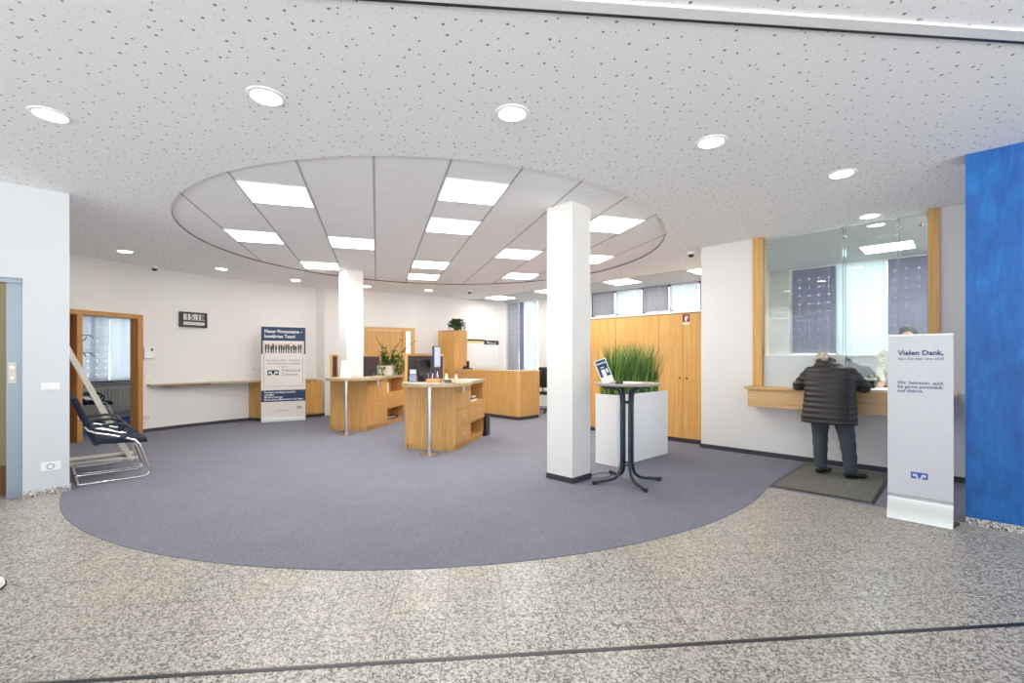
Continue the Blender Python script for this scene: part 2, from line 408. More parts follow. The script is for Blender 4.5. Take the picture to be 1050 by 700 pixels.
# ------------------------------------------------------------------ camera, world
cam = bpy.data.objects.new('camera', bpy.data.cameras.new('camera')); C.objects.link(cam)
cam.location = (0, 0, 1.34); cam.rotation_euler = (PI/2, 0, 0)
cam.data.sensor_width = 36; cam.data.lens = 473*36/1050; cam.data.shift_y = 17/1050; cam.data.clip_start = 0.05
bpy.context.scene.camera = cam
w = bpy.data.worlds.new('world'); bpy.context.scene.world = w; w.use_nodes = True
# daylight: overcast sky above the horizon, brighter lower half added to light the ceiling
_nt = w.node_tree; _bg = _nt.nodes['Background']; _tc = _nt.nodes.new('ShaderNodeTexCoord'); _sx = _nt.nodes.new('ShaderNodeSeparateXYZ')
_nt.links.new(_tc.outputs['Generated'], _sx.inputs[0])
_rp = _nt.nodes.new('ShaderNodeValToRGB'); _nt.links.new(_sx.outputs[2], _rp.inputs[0])
_rp.color_ramp.elements[0].position = 0.0; _rp.color_ramp.elements[0].color = (0.96, 0.985, 1.0, 1)
_rp.color_ramp.elements[1].position = 0.02; _rp.color_ramp.elements[1].color = (0.30, 0.335, 0.37, 1)
_nt.links.new(_rp.outputs[0], _bg.inputs[0]); _bg.inputs[1].default_value = 3.4
vs = bpy.context.scene.view_settings
vs.view_transform = 'Standard'; vs.look = 'None'; vs.gamma = 1.0; vs.use_curve_mapping = False; vs.exposure = 0.87
bpy.context.scene.cycles.max_bounces = 16; bpy.context.scene.cycles.diffuse_bounces = 10; bpy.context.scene.cycles.transparent_max_bounces = 24

# ------------------------------------------------------------------ floor
struct(MB().box(-9.5, 8.5, -4.2, 6.6, -0.1, 0.0).build('floor', M['granite']))
CC, CR = (-0.985, 7.377), 4.464
def arcpts(c, r, a0, a1, n): return [(c[0]+r*math.cos(math.radians(a0+(a1-a0)*i/n)), c[1]+r*math.sin(math.radians(a0+(a1-a0)*i/n))) for i in range(n+1)]
# where the circle meets the straight edge n = 5.28
pts = arcpts(CC, CR, 217.8, 331, 90)
def n_of(p): return -sn*p[0] + cs*p[1]
edge = [p for p in pts if not (p[0] > 1.5 and n_of(p) > 5.28)]
last = edge[-1]
s_last = cs*last[0] + sn*last[1]
poly = edge + [W(s_last, 5.28)[:2], W(3.0, 5.28)[:2], W(3.0, 7.0)[:2], W(3.0, 10.0)[:2], W(-10.3, 10.0)[:2], (-3.9, 12.2), (-4.9, 11.2), (-6.2, 10.2), (-7.3, 8.0), (-7.35, 6.2)]
f = MB(); f.prism(poly, 0.0, 0.004); struct(f.build('floor_carpet', M['carpet']))
# steel joint in the tiles, and the rail of the folding wall above it
T1 = Matrix.Translation((-0.427, 2.04, 0)) @ Matrix.Rotation(math.radians(5.35), 4, 'Z')
struct(MB().box(-4.5, 6.5, -0.011, 0.011, 0.0, 0.002, T=T1).build('trim_1', M['black']))
T2 = Matrix.Translation((-0.427, 2.127, 0)) @ Matrix.Rotation(math.radians(5.0), 4, 'Z')
struct(MB().box(-4.5, 6.5, -0.075, -0.008, CH-0.012, CH-0.001, T=T2).build('trim_2', M['white']))
struct(MB().box(-4.5, 6.5, -0.008, 0.014, CH-0.010, CH-0.0005, T=T2).build('trim_3', M['black']))

# ------------------------------------------------------------------ ceiling with its round opening
IC, IR = (-1.12, 7.07), 3.30
def ceiling_mesh():
    bm = bmesh.new(); N = 120
    inn = [bm.verts.new((IC[0]+IR*math.cos(2*PI*i/N), IC[1]+IR*math.sin(2*PI*i/N), CH)) for i in range(N)]
    out = []
    X0, X1, Y0, Y1 = -12.0, 9.5, -1.8, 15.5
    for i in range(N):
        a = 2*PI*i/N; dx, dy = math.cos(a), math.sin(a); t = 1e9
        if dx > 1e-9: t = min(t, (X1-IC[0])/dx)
        if dx < -1e-9: t = min(t, (X0-IC[0])/dx)
        if dy > 1e-9: t = min(t, (Y1-IC[1])/dy)
        if dy < -1e-9: t = min(t, (Y0-IC[1])/dy)
        out.append(bm.verts.new((IC[0]+t*dx, IC[1]+t*dy, CH)))
    up = [bm.verts.new((v.co.x, v.co.y, CH+0.12)) for v in out]
    for i in range(N):
        j = (i+1) % N
        bm.faces.new((inn[i], out[i], out[j], inn[j])); bm.faces.new((out[i], up[i], up[j], out[j]))
    corners = [bm.verts.new((x, y, CH)) for x, y in ((X0,Y0),(X1,Y0),(X1,Y1),(X0,Y1))]
    for k, (x, y) in enumerate(((X0,Y0),(X1,Y0),(X1,Y1),(X0,Y1))):
        best = sorted(range(N), key=lambda i: (out[i].co.x-x)**2+(out[i].co.y-y)**2)[:2]
        i, j = sorted(best)
        if j-i > 1: i, j = j, i
        try: bm.faces.new((out[i], corners[k], out[j]))
        except ValueError: pass
    me = bpy.data.meshes.new('ceiling'); bm.to_mesh(me); bm.free(); return me
struct(link('ceiling', ceiling_mesh(), M['perf']))
m = MB(); N = 120
a = [m.bm.verts.new((IC[0]+IR*math.cos(2*PI*i/N), IC[1]+IR*math.sin(2*PI*i/N), CH)) for i in range(N)]
b = [m.bm.verts.new((v.co.x, v.co.y, CH+0.02)) for v in a]
for i in range(N): m.bm.faces.new((a[i], a[(i+1) % N], b[(i+1) % N], b[i]))
struct(m.build('ceiling_edge', M['lip']))
m = MB(); m.prism([(IC[0]+(IR+0.02)*math.cos(2*PI*i/N), IC[1]+(IR+0.02)*math.sin(2*PI*i/N)) for i in range(N)], CH+0.018, CH+0.06)
struct(m.build('ceiling_panels', M['panelgrid']))
# smooth strip of ceiling along the windows and over the teller room
struct(MB().box(-10.2, -2.82, 8.42, 9.9, CH-0.006, CH).build('ceiling_strip', M['wallside'], rz=RZ))
struct(MB().box(-2.70, 3.0, 7.08, 9.9, CH-0.006, CH).build('ceiling_teller_room', M['wallside'], rz=RZ))

def led(u, v, label, group='ceiling light panels in the round ceiling field'):
    x, y = grid_to_world(u+0.5, v+0.5)
    o = thing('ceiling_light_panel', label, 'ceiling light', (x, y, CH+0.018), -GTH, group); led_parts(o); return o
def led_parts(o):
    h = 0.30
    f = MB()
    for x0, x1, y0, y1 in ((-h-.008,h+.008,-h-.008,-h+.006),(-h-.008,h+.008,h-.006,h+.008),(-h-.008,-h+.006,-h,h),(h-.006,h+.008,-h,h)): f.box(x0, x1, y0, y1, -0.010, 0.0)
    f.build('frame', M['white'], o)
    MB().box(-h+.005, h-.005, -h+.005, h-.005, -0.006, -0.001).build('diffuser', M['led'], o)
led(0, 0, 'square ceiling light panel nearest the camera on the left, two rows before its left neighbour')
led(3, -1, 'square ceiling light panel nearest the camera in the row of four towards the middle')
led(-1, 3, 'square ceiling light panel at the far left edge of the round ceiling field')
led(1, 3, 'square ceiling light panel left of the middle, on the column above the rear pillar')
led(0, 6, 'square ceiling light panel just left of the top of the rear pillar')
led(3, 1, 'second square ceiling light panel from the camera in the row of four')
led(3, 5, 'third square ceiling light panel from the camera in the row of four')
led(3, 7, 'farthest square ceiling light panel in the row of four, by the curved edge')
led(5, 3, 'square ceiling light panel left of the front pillar, larger of the two there')
led(6, 6, 'small-looking far square ceiling light panel left of the front pillar near the curved edge')
led(6, 0, 'square ceiling light panel right of the top of the front pillar, the nearer one')
led(7, 3, 'square ceiling light panel right of the front pillar, farther and half hidden by it')
def led_b(s, n, label, group='light panels along the window wall'):
    o = thing('ceiling_light_panel', label, 'ceiling light', W(s, n, CH-0.006), RZ, group); led_parts(o)
led_b(-9.05, 8.75, 'light panel above the far windows, left of the front pillar')
led_b(-7.25, 8.75, 'light panel above the far windows, half hidden by the front pillar')
led_b(-5.27, 8.75, 'light panel above the row of high windows over the tall cabinets')
led_b(-3.42, 8.75, 'light panel cut off by the white wall end beside the dome camera')
led_b(-0.82, 8.78, 'light panel in the teller room seen through the glass')
led_b(0.98, 8.78, 'added fill light panel in the teller room, unseen right of the glass')  # extra panel out of view, added to brighten the teller room
led_b(-0.0, 7.55, 'added fill light panel in the teller room close behind the right post')  # added fill for the teller room, no known fitting
led_b(1.2, 7.55, 'added fill light panel in the teller room, unseen behind the blue wall')  # unseen panel, put in only to lift the teller room

DL = [(-3.13,3.13,'round downlight nearest the left edge of the photo, front arc'), (-1.55,2.91,'second round downlight from the left in the front arc'),
 (0.0,3.11,'round downlight in the front arc, middle of the photo'), (1.52,3.52,'round downlight in the front arc, right of the front pillar top'),
 (2.95,4.13,'round downlight in the front arc, before the teller window'), (4.15,5.35,'round downlight directly before the teller glass'),
 (-5.98,7.13,'round downlight above the wooden double door frame on the left'), (-5.37,8.53,'round downlight above the wall clock'),
 (-4.58,9.76,'round downlight above the tall blue and white banner'), (-3.34,10.6,'small far downlight just right of the rear pillar top'),
 (-2.03,11.23,'small far downlight above the back door and wardrobe')]
def downlight(x, y, label):
    o = thing('downlight', label, 'ceiling light', (x, y, CH), 0, 'round downlights in the perforated ceiling')
    MB().lathe([(0.085,0.0),(0.115,0.0),(0.113,-0.006),(0.09,-0.010),(0.085,-0.004),(0.085,0.0)], 32).build('ring', M['white'], o, True)
    MB().lathe([(0,-0.001),(0.086,-0.001),(0.086,-0.005),(0,-0.005)], 32).build('diffuser', M['down'], o)
for q in DL: downlight(*q)
x, y, _ = W(-0.75, 8.0); downlight(x, y, 'added fill downlight in the teller room between the glass and the window')  # extra lamp added to brighten the teller room
def dome(x, y, label, r=0.055):
    o = thing('dome_camera', label, 'security camera', (x, y, CH), 0, 'dome cameras')
    MB().lathe([(0,0),(r,0),(r,-0.035),(r*0.8,-0.045),(0,-0.045)], 24).build('housing', M['plastic'], o, True)
    MB().lathe([(0.72*r,-0.045),(0.68*r,-0.062),(0.45*r,-0.078),(0.0,-0.084)], 24).build('lens_dome', M['black'], o, True)
dome(2.79, 7.18, 'dome camera on the ceiling left of the teller wall end', 0.06)
dome(-1.03, 11.25, 'dome camera on the ceiling far back above the wardrobe plant', 0.06)
dome(-6.43, 8.30, 'dome camera on the ceiling beside the left curved wall', 0.06)

# ------------------------------------------------------------------ walls
def wall_run(name, inner, z0, z1, th=0.15, m=None, side=1):
    """polyline extruded; inner is the room side; side=+1 puts the body to the left of travel"""
    n = len(inner); out = []
    for i in range(n):
        d = Vector((0,0))
        if i > 0: d += (Vector(inner[i])-Vector(inner[i-1])).normalized()
        if i < n-1: d += (Vector(inner[i+1])-Vector(inner[i])).normalized()
        d.normalize(); out.append((inner[i][0]-d.y*th*side, inner[i][1]+d.x*th*side))
    mb = MB(); mb.prism(list(inner)+out[::-1], z0, z1)
    return mb.build(name, m or M['wall'])
AC, AR = (-0.952, 5.882), 6.144
def ap(a, r=AR): return (AC[0]+r*math.cos(math.radians(a)), AC[1]+r*math.sin(math.radians(a)))
def arcw(a0, a1, r=AR, step=1.5):
    n = max(1, int(abs(a1-a0)/step)); return [ap(a0+(a1-a0)*i/n, r) for i in range(n+1)]
w1 = MB()
def run_into(mb, inner, z0, z1, th):
    n = len(inner); out = []
    for i in range(n):
        d = Vector((0,0))
        if i > 0: d += (Vector(inner[i])-Vector(inner[i-1])).normalized()
        if i < n-1: d += (Vector(inner[i+1])-Vector(inner[i])).normalized()
        d.normalize(); out.append((inner[i][0]-d.y*th, inner[i][1]+d.x*th))
    # quads per segment so that concave runs stay clean
    for i in range(n-1): mb.prism([inner[i], inner[i+1], out[i+1], out[i]], z0, z1)
run_into(w1, arcw(176, 169.7), 0, CH, 0.16)
run_into(w1, arcw(169.7, 157.3), 2.11, CH, 0.16)
run_into(w1, arcw(157.3, 126.43), 0, CH, 0.16)
struct(w1.build('wall_left', M['wall']))
w2 = MB()
w2.prism([ap(126.43), (-4.36,10.73), (-3.68,11.30), (-3.75,11.45), (-4.7,11.1)], 0, CH)
w2.prism([(-3.68,11.30), (-3.59,11.343), (-3.65,11.49), (-3.75,11.45)], 0, CH)
w2.prism([(-3.68+0.05,11.324), (-2.50,11.87), (-2.55,12.03), (-3.65,11.49)], 2.11, CH)
w2.prism([(-2.50,11.87), (-2.15,12.15), W(-9.85,9.9)[:2], W(-10.05,9.9)[:2], (-2.4,12.4), (-2.55,12.03)], 0, CH)
struct(w2.build('wall_back', M['wall']))
# outer wall with the windows (building axes)
o_ = MB()
o_.box(-9.90, -9.78, 9.78, 10.0, 0, CH)
o_.box(-9.78, -8.58, 9.78, 10.0, 0, 0.75)
o_.box(-8.58, -6.80, 9.78, 10.0, 0, CH)
o_.box(-6.80, -2.65, 9.78, 10.0, 0, 2.34)
o_.box(-2.82, -2.35, 9.78, 10.0, 2.3, CH)
o_.box(-2.65, -2.35, 9.78, 10.0, 0, CH)
o_.box(-2.35, 2.6, 9.78, 10.0, 0, 1.38)
o_.box(2.6, 3.0, 9.78, 10.0, 0, CH)
struct(o_.build('wall_far', M['wall'], rz=RZ))
# teller wall, its end and the partition behind it
t_ = MB()
t_.box(-2.82, -2.09, 6.91, 7.08, 0, CH)
t_.box(-2.09, -0.217, 6.91, 7.08, 0, 0.70)
t_.box(-0.217, 3.0, 6.91, 7.08, 0, CH)
t_.box(-2.82, -2.68, 7.08, 9.78, 0, CH)
t_.box(2.86, 3.0, 7.08, 9.78, 0, CH)
struct(t_.build('wall_right', M['wall'], rz=RZ))
# left foreground wall end and its return
l_ = MB()
l_.box(-6.53, -6.43, -0.135, 0.19, 0, CH)
l_.box(-6.58, -6.43, -1.16, -0.135, 2.10, CH)
l_.box(-6.58, -6.43, -7.0, -1.16, 0, CH)
l_.box(-10.6, -6.53, -0.125, -0.02, 0, CH)
struct(l_.build('wall_front_left', M['wallside'], rz=RZ))
struct(MB().box(0.0, 5.5, 5.25, 5.50, 0.055, CH).build('wall_blue', M['blue'], rz=RZ))
struct(MB().box(0.0, 5.5, 5.235, 5.515, 0.0, 0.055).build('baseboard_blue', M['granite_strip'], rz=RZ))
g_ = MB(); g_.box(-6.535, -6.415, -0.135, 0.205, 0, 0.06); struct(g_.build('baseboard_front_left', M['granite_strip'], rz=RZ))
# skirtings
b_ = MB(); run_into(b_, [ap(a, AR-0.012) for a in [157.2-1.5*i for i in range(21)]], 0.004, 0.065, 0.012)
b_.prism([ap(126.7, AR-0.012), (-4.35,10.715), (-4.36,10.73), ap(126.43)], 0.004, 0.065)
struct(b_.build('baseboard_left', M['base']))
b_ = MB(); b_.box(-2.835, 0.0, 6.895, 6.91, 0.004, 0.065); b_.box(-2.835, -2.82, 6.91, 7.06, 0.004, 0.065); b_.box(0.0, 3.0, 6.895, 6.91, 0.004, 0.065)
struct(b_.build('baseboard_right', M['base'], rz=RZ))

# pillars
def pillar(name, N_, side=0.35):
    x, y = N_; u = Vector((0.7009,0.7133)); v = Vector((-0.7133,0.7009)); P = Vector((x, y))
    q = [tuple(P), tuple(P+u*0.33), tuple(P+u*0.33+v*side), tuple(P+v*side)]
    p = MB(); p.prism(q, 0, CH+0.018); struct(p.build(name, M['wall']))
    e = 0.008; P2 = P-u*e-v*e
    q = [tuple(P2), tuple(P2+u*(0.33+2*e)), tuple(P2+u*(0.33+2*e)+v*(side+2*e)), tuple(P2+v*(side+2*e))]
    p = MB(); p.prism(q, 0.004, 0.065); struct(p.build('baseboard_'+name, M['base']))
pillar('pillar_front', (0.6415, 4.902)); pillar('pillar_rear', (-3.09, 8.63), 0.33)

# ------------------------------------------------------------------ door in the curved wall and the room behind it
A_ = Vector(ap(157.3)); B_ = Vector(ap(169.7)); ch = (A_-B_); L_ = ch.length; rz_d = math.atan2(ch.y, ch.x)
fr = thing('double_door_frame', 'light wooden double door frame in the curved left wall, open to the office', 'door frame', (*B_, 0.0), rz_d)
fr['kind'] = 'thing'
d0, d1 = -0.03, 0.17
MB().box(L_-0.085, L_, d0, d1, 0.004, 2.11, 0.004).build('jamb', M['wood_door'], fr)
MB().box(0, 0.08, d0, d1, 0.004, 2.11, 0.004).build('jamb', M['wood_door'], fr)
MB().box(0.335, 0.41, d0, d1, 0.004, 2.035, 0.004).build('middle_post', M['wood_door'], fr)
MB().box(0.08, L_-0.085, d0, d1, 2.035, 2.11, 0.003).build('header', M['wood_door'], fr)
lf = MB().box(0.08, 0.335, 0.10, 0.14, 0.01, 2.035).build('side_leaf', M['wood_dark'], fr)
# office room shell
rm = MB(); Wn = [(-9.9, 8.55), (-8.0, 12.0)]
struct(MB().prism([(-10.4,5.6),(-7.35,5.6),(-7.05,7.6),(-6.75,8.6),(-6.2,9.8),(-5.2,11.0),(-7.9,13.2),(-11.2,8.0)], -0.02, 0.003).build('floor_office', M['carpet_blue']))
dv = (Vector(Wn[1])-Vector(Wn[0])); Lw = dv.length; rzw = math.atan2(dv.y, dv.x)
ow = MB(); ow.box(-0.4, 0.25, 0, 0.15, 0, CH); ow.box(Lw-1.0, Lw+0.3, 0, 0.15, 0, CH); ow.box(0.25, Lw-1.0, 0, 0.15, 0, 0.80); ow.box(0.25, Lw-1.0, 0, 0.15, 2.26, CH)
struct(ow.build('wall_office', M['wall'], loc=(*Wn[0], 0), rz=rzw))
struct(MB().prism([(-8.0,12.0),(-5.6,10.9),(-5.5,11.05),(-7.9,12.15)], 0, CH).build('wall_office_right', M['wall']))
struct(MB().prism([(-10.0,8.5),(-7.6,5.9),(-7.75,5.8),(-10.2,8.4)], 0, CH).build('wall_office_left', M['wall']))
win = MB()
for x in (0.25, 1.65, 2.90): win.box(x, x+0.05, 0.03, 0.09, 0.80, 2.26)
win.box(0.25, Lw-1.0, 0.03, 0.09, 0.80, 0.85); win.box(0.25, Lw-1.0, 0.03, 0.09, 2.21, 2.26)
wo = struct(win.build('window_1', M['base'], loc=(*Wn[0], 0), rz=rzw))
MB().box(0.3, Lw-1.0, 0.055, 0.06, 0.85, 2.21).build('window_pane', M['winglass'], wo)
MB().box(0.1, Lw-0.9, -0.16, 0.03, 0.775, 0.80).build('window_sill', M['grey'], wo)
bl = thing('curtain_panels', 'white translucent curtain panels behind the open wooden door frame', 'curtain', (*Wn[0], 0), rzw)
for i in range(5):
    MB().box(0.28+i*0.56, 0.28+i*0.56+0.54, -0.035+0.012*(i % 2), -0.031+0.012*(i % 2), 0.83, 2.30).build('curtain_panel', M['blind_dotwhite'] if i % 2 == 0 else M['blind_white'], bl)
MB().box(0.2, Lw-0.9, -0.045, -0.01, 2.30, 2.33).build('curtain_rail', M['plastic'], bl)
rd = thing('radiator', 'cream ribbed radiator under the office window', 'radiator', (*Wn[0], 0), rzw)
q = MB(); q.box(0.5, 2.75, -0.13, -0.10, 0.14, 0.68, 0.005)
for i in range(36): q.box(0.52+i*0.062, 0.555+i*0.062, -0.145, -0.128, 0.16, 0.66, 0.004)
q.build('ribbed_body', M['ivory'], rd); MB().box(0.5, 2.75, -0.145, -0.01, 0.68, 0.70).build('top_grille', M['plastic'], rd)
for x_ in (0.7, 2.4):
    MB().box(x_, x_+0.04, -0.10, 0.0, 0.3, 0.34).build('bracket', M['plastic'], rd); MB().box(x_, x_+0.04, -0.12, -0.09, 0.003, 0.15).build('foot', M['plastic'], rd)
cr = thing('coat_stand', 'black coat stand with curved hooks just inside the office door', 'coat stand', (-8.30, 8.80, 0.003))
MB().tube([(0,0,0.02),(0,0,1.85)], 0.016, 12).build('pole', M['black'], cr, True)
MB().lathe([(0,0),(0.20,0),(0.20,0.015),(0.02,0.03),(0,0.03)], 28).build('base', M['black'], cr, True)
for z, k0 in ((1.72, 0), (1.38, 0.5)):
    for k in range(5):
        a = 2*PI*(k+k0)/5+0.3; dx, dy = math.cos(a), math.sin(a)
        MB().tube([(dx*0.015,dy*0.015,z-0.06),(dx*0.09,dy*0.09,z-0.07),(dx*0.16,dy*0.16,z-0.03),(dx*0.20,dy*0.20,z+0.03)] if k % 2 else
                  [(dx*0.015,dy*0.015,z),(dx*0.10,dy*0.10,z+0.06),(dx*0.20,dy*0.20,z+0.05),(dx*0.26,dy*0.26,z-0.01)], 0.008, 8).build('hook', M['black'], cr, True)

# ------------------------------------------------------------------ cantilever chairs
def make_chair(label, group, loc, rz):
    """sitter looks along +y"""
    o = thing('cantilever_chair', label, 'chair', loc, rz, group)
    w = 0.25
    fr_ = []
    for sx in (-1, 1):
        x = sx*w
        side = [(x, -0.16, 0.54), (x, -0.05, 0.51), (x, 0.10, 0.455), (x, 0.17, 0.425), (x, 0.205, 0.38), (x, 0.235, 0.30), (x, 0.285, 0.12), (x, 0.30, 0.06), (x, 0.285, 0.025), (x, 0.24, 0.012), (x, -0.25, 0.012), (x*0.98, -0.29, 0.012)]
        fr_.append(side)
    full = fr_[0] + fr_[1][::-1]
    f = MB(); f.tube(full, 0.0115, 10); f.tube([(-w,-0.02,0.47),(w,-0.02,0.47)], 0.009, 8) if False else None; f.tube([(-w,0.15,0.39),(w,0.15,0.39)], 0.009, 8)
    f.build('frame', M['chrome'], o, True)
    # seat pad
    s = MB()
    for yy in (0,): s.box(-0.235, 0.235, -0.17, 0.285, 0.40, 0.46, 0.024)
    me = s.mesh('seat')
    for v in me.vertices:
        v.co.z += -0.035*max(0, (v.co.y-0.12)/0.16)**2 + 0.02*abs(v.co.x/0.235)**2
    link('seat', me, M['navy'], o, True)
    b = MB(); b.box(-0.23, 0.23, -0.025, 0.03, 0.0, 0.52, 0.02)
    me = b.mesh('backrest')
    for v in me.vertices:
        z = v.co.z; v.co.y += -0.17*(z/0.5)**1.2 - 0.035*(1-(v.co.x/0.23)**2) - 0.14; v.co.z = z+0.40
    link('backrest', me, M['navy'], o, True)
    for sx in (-1, 1):
        x = sx*0.275
        MB().tube([(sx*0.235,-0.21,0.59),(x,-0.13,0.615),(x,0.0,0.625),(x,0.09,0.61),(x,0.14,0.565),(x,0.125,0.51),(x*0.97,0.075,0.465),(sx*0.25,0.04,0.475)], 0.014, 10).build('armrest', M['black'], o, True)
        MB().tube([(sx*0.25,-0.16,0.54),(sx*0.245,-0.21,0.57),(sx*0.22,-0.24,0.61)], 0.011, 8).build('back_bracket', M['chrome'], o, True)
    return o
# chairs stand in a row against the return wall, facing away along n
make_chair('navy chrome cantilever chair nearest the camera, beside the left wall end', 'navy cantilever chairs by the left wall', W(-6.835, 0.55, 0.004), RZ)
make_chair('navy chrome cantilever chair directly behind the nearest one by the left wall', 'navy cantilever chairs by the left wall', W(-7.45, 0.55, 0.004), RZ)
make_chair('navy visitor chair inside the office behind the door frame', None, (-8.5, 9.38, 0.003), RZ)

# white display easel leaning behind the chairs
ez = thing('display_easel', 'slim white display easel with slanted rail and long floor feet behind the chairs', 'easel', W(-8.1, 0.47, 0.004), RZ)
for x in (-0.22, 0.22):
    MB().box(x-0.02, x+0.02, -0.42, 0.42, 0.0, 0.035, 0.004).build('foot', M['ivory'], ez)
def slab(a, b, wx, wy): 
    a, b = Vector(a), Vector(b); m = MB(); d = (b-a).normalized(); ux = Vector((1,0,0)); uy = d.cross(ux).normalized()
    q = [[m.bm.verts.new(p+ux*i*wx/2+uy*j*wy/2) for i, j in ((-1,-1),(1,-1),(1,1),(-1,1))] for p in (a, b)]
    m.bm.faces.new(q[0]); m.bm.faces.new(q[1])
    for k in range(4): m.bm.faces.new((q[0][k], q[0][(k+1) % 4], q[1][(k+1) % 4], q[1][k]))
    return m
slab((0.22,0.34,0.03), (0.22,-0.36,1.72), 0.05, 0.05).build('slanted_rail', M['ivory'], ez)
slab((-0.22,0.34,0.03), (-0.22,-0.36,1.72), 0.05, 0.05).build('slanted_rail', M['ivory'], ez)
MB().box(-0.22, 0.22, 0.325, 0.355, 0.03, 0.07).build('crossbar', M['ivory'], ez)
MB().box(-0.22, 0.22, -0.375, -0.345, 1.68, 1.72).build('crossbar', M['ivory'], ez)

# lift opening on the far left
fl = thing('lift_door_frame', 'grey steel door frame with a call switch at the left edge', 'door frame', W(-6.50, -0.135, 0.0), RZ)
MB().box(-0.08, -0.02, -0.108, -0.002, 0.0, 2.10).build('jamb', M['frame_grey'], fl)
MB().box(-0.09, 0.03, -1.02, -0.005, 2.06, 2.098).build('header', M['frame_grey'], fl)
MB().box(-0.08, -0.02, -1.02, -0.92, 0.0, 2.06).build('jamb', M['frame_grey'], fl)
cp = MB().box(-0.02, -0.012, -0.095, -0.04, 1.10, 1.30, 0.003).build('call_plate', M['ivory'], fl)
MB().lathe([(0,0),(0.014,0),(0.014,0.006),(0,0.006)], 16).build('push_button', M['steel'], cp).matrix_local = Matrix.Translation((-0.012,-0.067,1.25)) @ Matrix.Rotation(PI/2, 4, 'Y')
MB().lathe([(0,0),(0.010,0),(0.010,0.006),(0,0.006)], 16).build('key_switch', M['steel'], cp).matrix_local = Matrix.Translation((-0.012,-0.067,1.15)) @ Matrix.Rotation(PI/2, 4, 'Y')
struct(MB().box(-6.80, -6.76, -1.3, -0.14, 0.28, 2.1).build('door_2', mat('olive_beige_door', (0.30,0.26,0.13), 0.5), rz=RZ))
struct(MB().box(-6.81, -6.75, -1.3, -0.14, 0.0, 0.28).build('door_3', M['wood_dark'], rz=RZ))

def plate(name, label, cat, P, rz, wdt, hgt, m, kind, group=None):
    """small wall plate, front facing -y locally, origin at its back centre"""
    o = thing(name, label, cat, P, rz, group)
    MB().box(-wdt/2, wdt/2, -0.010, 0, -hgt/2, hgt/2, 0.003).build('plate', m, o)
    if kind == 'socket':
        MB().lathe([(0.030,0),(0.030,0.003),(0.022,0.003),(0.020,-0.004),(0,-0.004)], 24).build('socket_well', M['grey'], o, True).matrix_local = Matrix.Translation((0,-0.010,0)) @ Matrix.Rotation(PI/2, 4, 'X')
    if kind == 'switch':
        MB().box(-wdt*0.38, -0.002, -0.014, -0.009, -hgt*0.33, hgt*0.33, 0.002).build('rocker', M['plastic'], o)
        MB().box(0.002, wdt*0.38, -0.014, -0.009, -hgt*0.33, hgt*0.33, 0.002).build('rocker', M['plastic'], o)
    return o
RZL = RZ + PI/2                      # plates on walls facing +s
plate('light_switch', 'white double light switch on the left foreground wall', 'light switch', W(-6.43, 0.055, 1.06), RZL, 0.13, 0.075, M['white'], 'switch')
plate('wall_socket', 'white socket low on the left foreground wall', 'socket', W(-6.43, 0.055, 0.275), RZL, 0.14, 0.08, M['white'], 'socket')
def arc_plate(ang, z): return (*ap(ang, AR-0.004), z), math.radians(ang-90)
P, r_ = arc_plate(156.35, 1.44)
o = thing('thermostat', 'white wall control box beside the wooden door frame', 'thermostat', P, r_)
MB().box(-0.085, 0.085, -0.035, 0, -0.11, 0.10, 0.006).build('housing', M['plastic'], o); MB().box(0.02, 0.05, -0.040, -0.034, 0.03, 0.07).build('indicator', M['black'], o)
P, r_ = arc_plate(156.5, 1.0); plate('light_switch', 'small white light switch under the wall control box', 'light switch', P, r_, 0.08, 0.08, M['plastic'], 'switch')
P, r_ = arc_plate(156.6, 0.27); plate('wall_socket', 'white wall socket low beside the wooden door frame', 'socket', P, r_, 0.08, 0.08, M['plastic'], 'socket')
P, r_ = arc_plate(138.6, 1.10); plate('wall_socket', 'socket above the wall shelf, left of the banner, higher one', 'socket', P, r_, 0.08, 0.08, M['plastic'], 'socket')
P, r_ = arc_plate(137.5, 1.08); plate('wall_socket', 'socket above the wall shelf, right beside the banner edge', 'socket', P, r_, 0.08, 0.08, M['plastic'], 'socket')
# clock
P, r_ = arc_plate(149.4, 2.085)
o = thing('flip_clock', 'black framed flip clock showing 15:18 on the curved wall', 'clock', P, r_)
MB().box(-0.24, 0.24, -0.06, 0, -0.145, 0.145, 0.006).build('case', M['black'], o)
MB().box(-0.185, 0.185, -0.063, -0.06, -0.01, 0.105).build('time_flaps', M['lcd'], o)
MB().box(-0.185, 0.185, -0.063, -0.06, -0.105, -0.045).build('date_flaps', M['lcd'], o)
text('time_digits', '15:18', 0.145, M['black'], o, at(-0.16, -0.0642, 0.0), width=0.32, bold=0.003)
text('date_text', 'DI 12 11', 0.055, M['grey'], o, at(-0.15, -0.0642, -0.095), width=0.28)

# ------------------------------------------------------------------ wall shelf and cabinet
sh = MB(); a0, a1 = 156.6, 127.3; n = 24; inn = []; out = []
for i in range(n+1):
    t = i/n; a = a0+(a1-a0)*t; dpt = 0.10 + 0.38*min(1, t*1.35)
    inn.append(ap(a, AR-dpt)); out.append(ap(a, AR-0.005))
for i in range(n): sh.prism([inn[i], inn[i+1], out[i+1], out[i]], 0.838, 0.864)
bmesh.ops.remove_doubles(sh.bm, verts=sh.bm.verts, dist=1e-5)
shf = thing('wall_shelf', 'long narrow beech writing shelf along the curved left wall', 'shelf')
sh.build('shelf_board', M['wood_pale'], shf)
MBt = MB(); ti = [(ap(a, AR-0.20), ap(a, AR-0.06)) for a in (154.5, 152.5, 150.5, 148.5, 147.0)]
for p, q in zip(ti, ti[1:]): MBt.prism([p[0], q[0], q[1], p[1]], 0.818, 0.838)
MBt.build('drawer_tray', M['wood_dark'], shf)
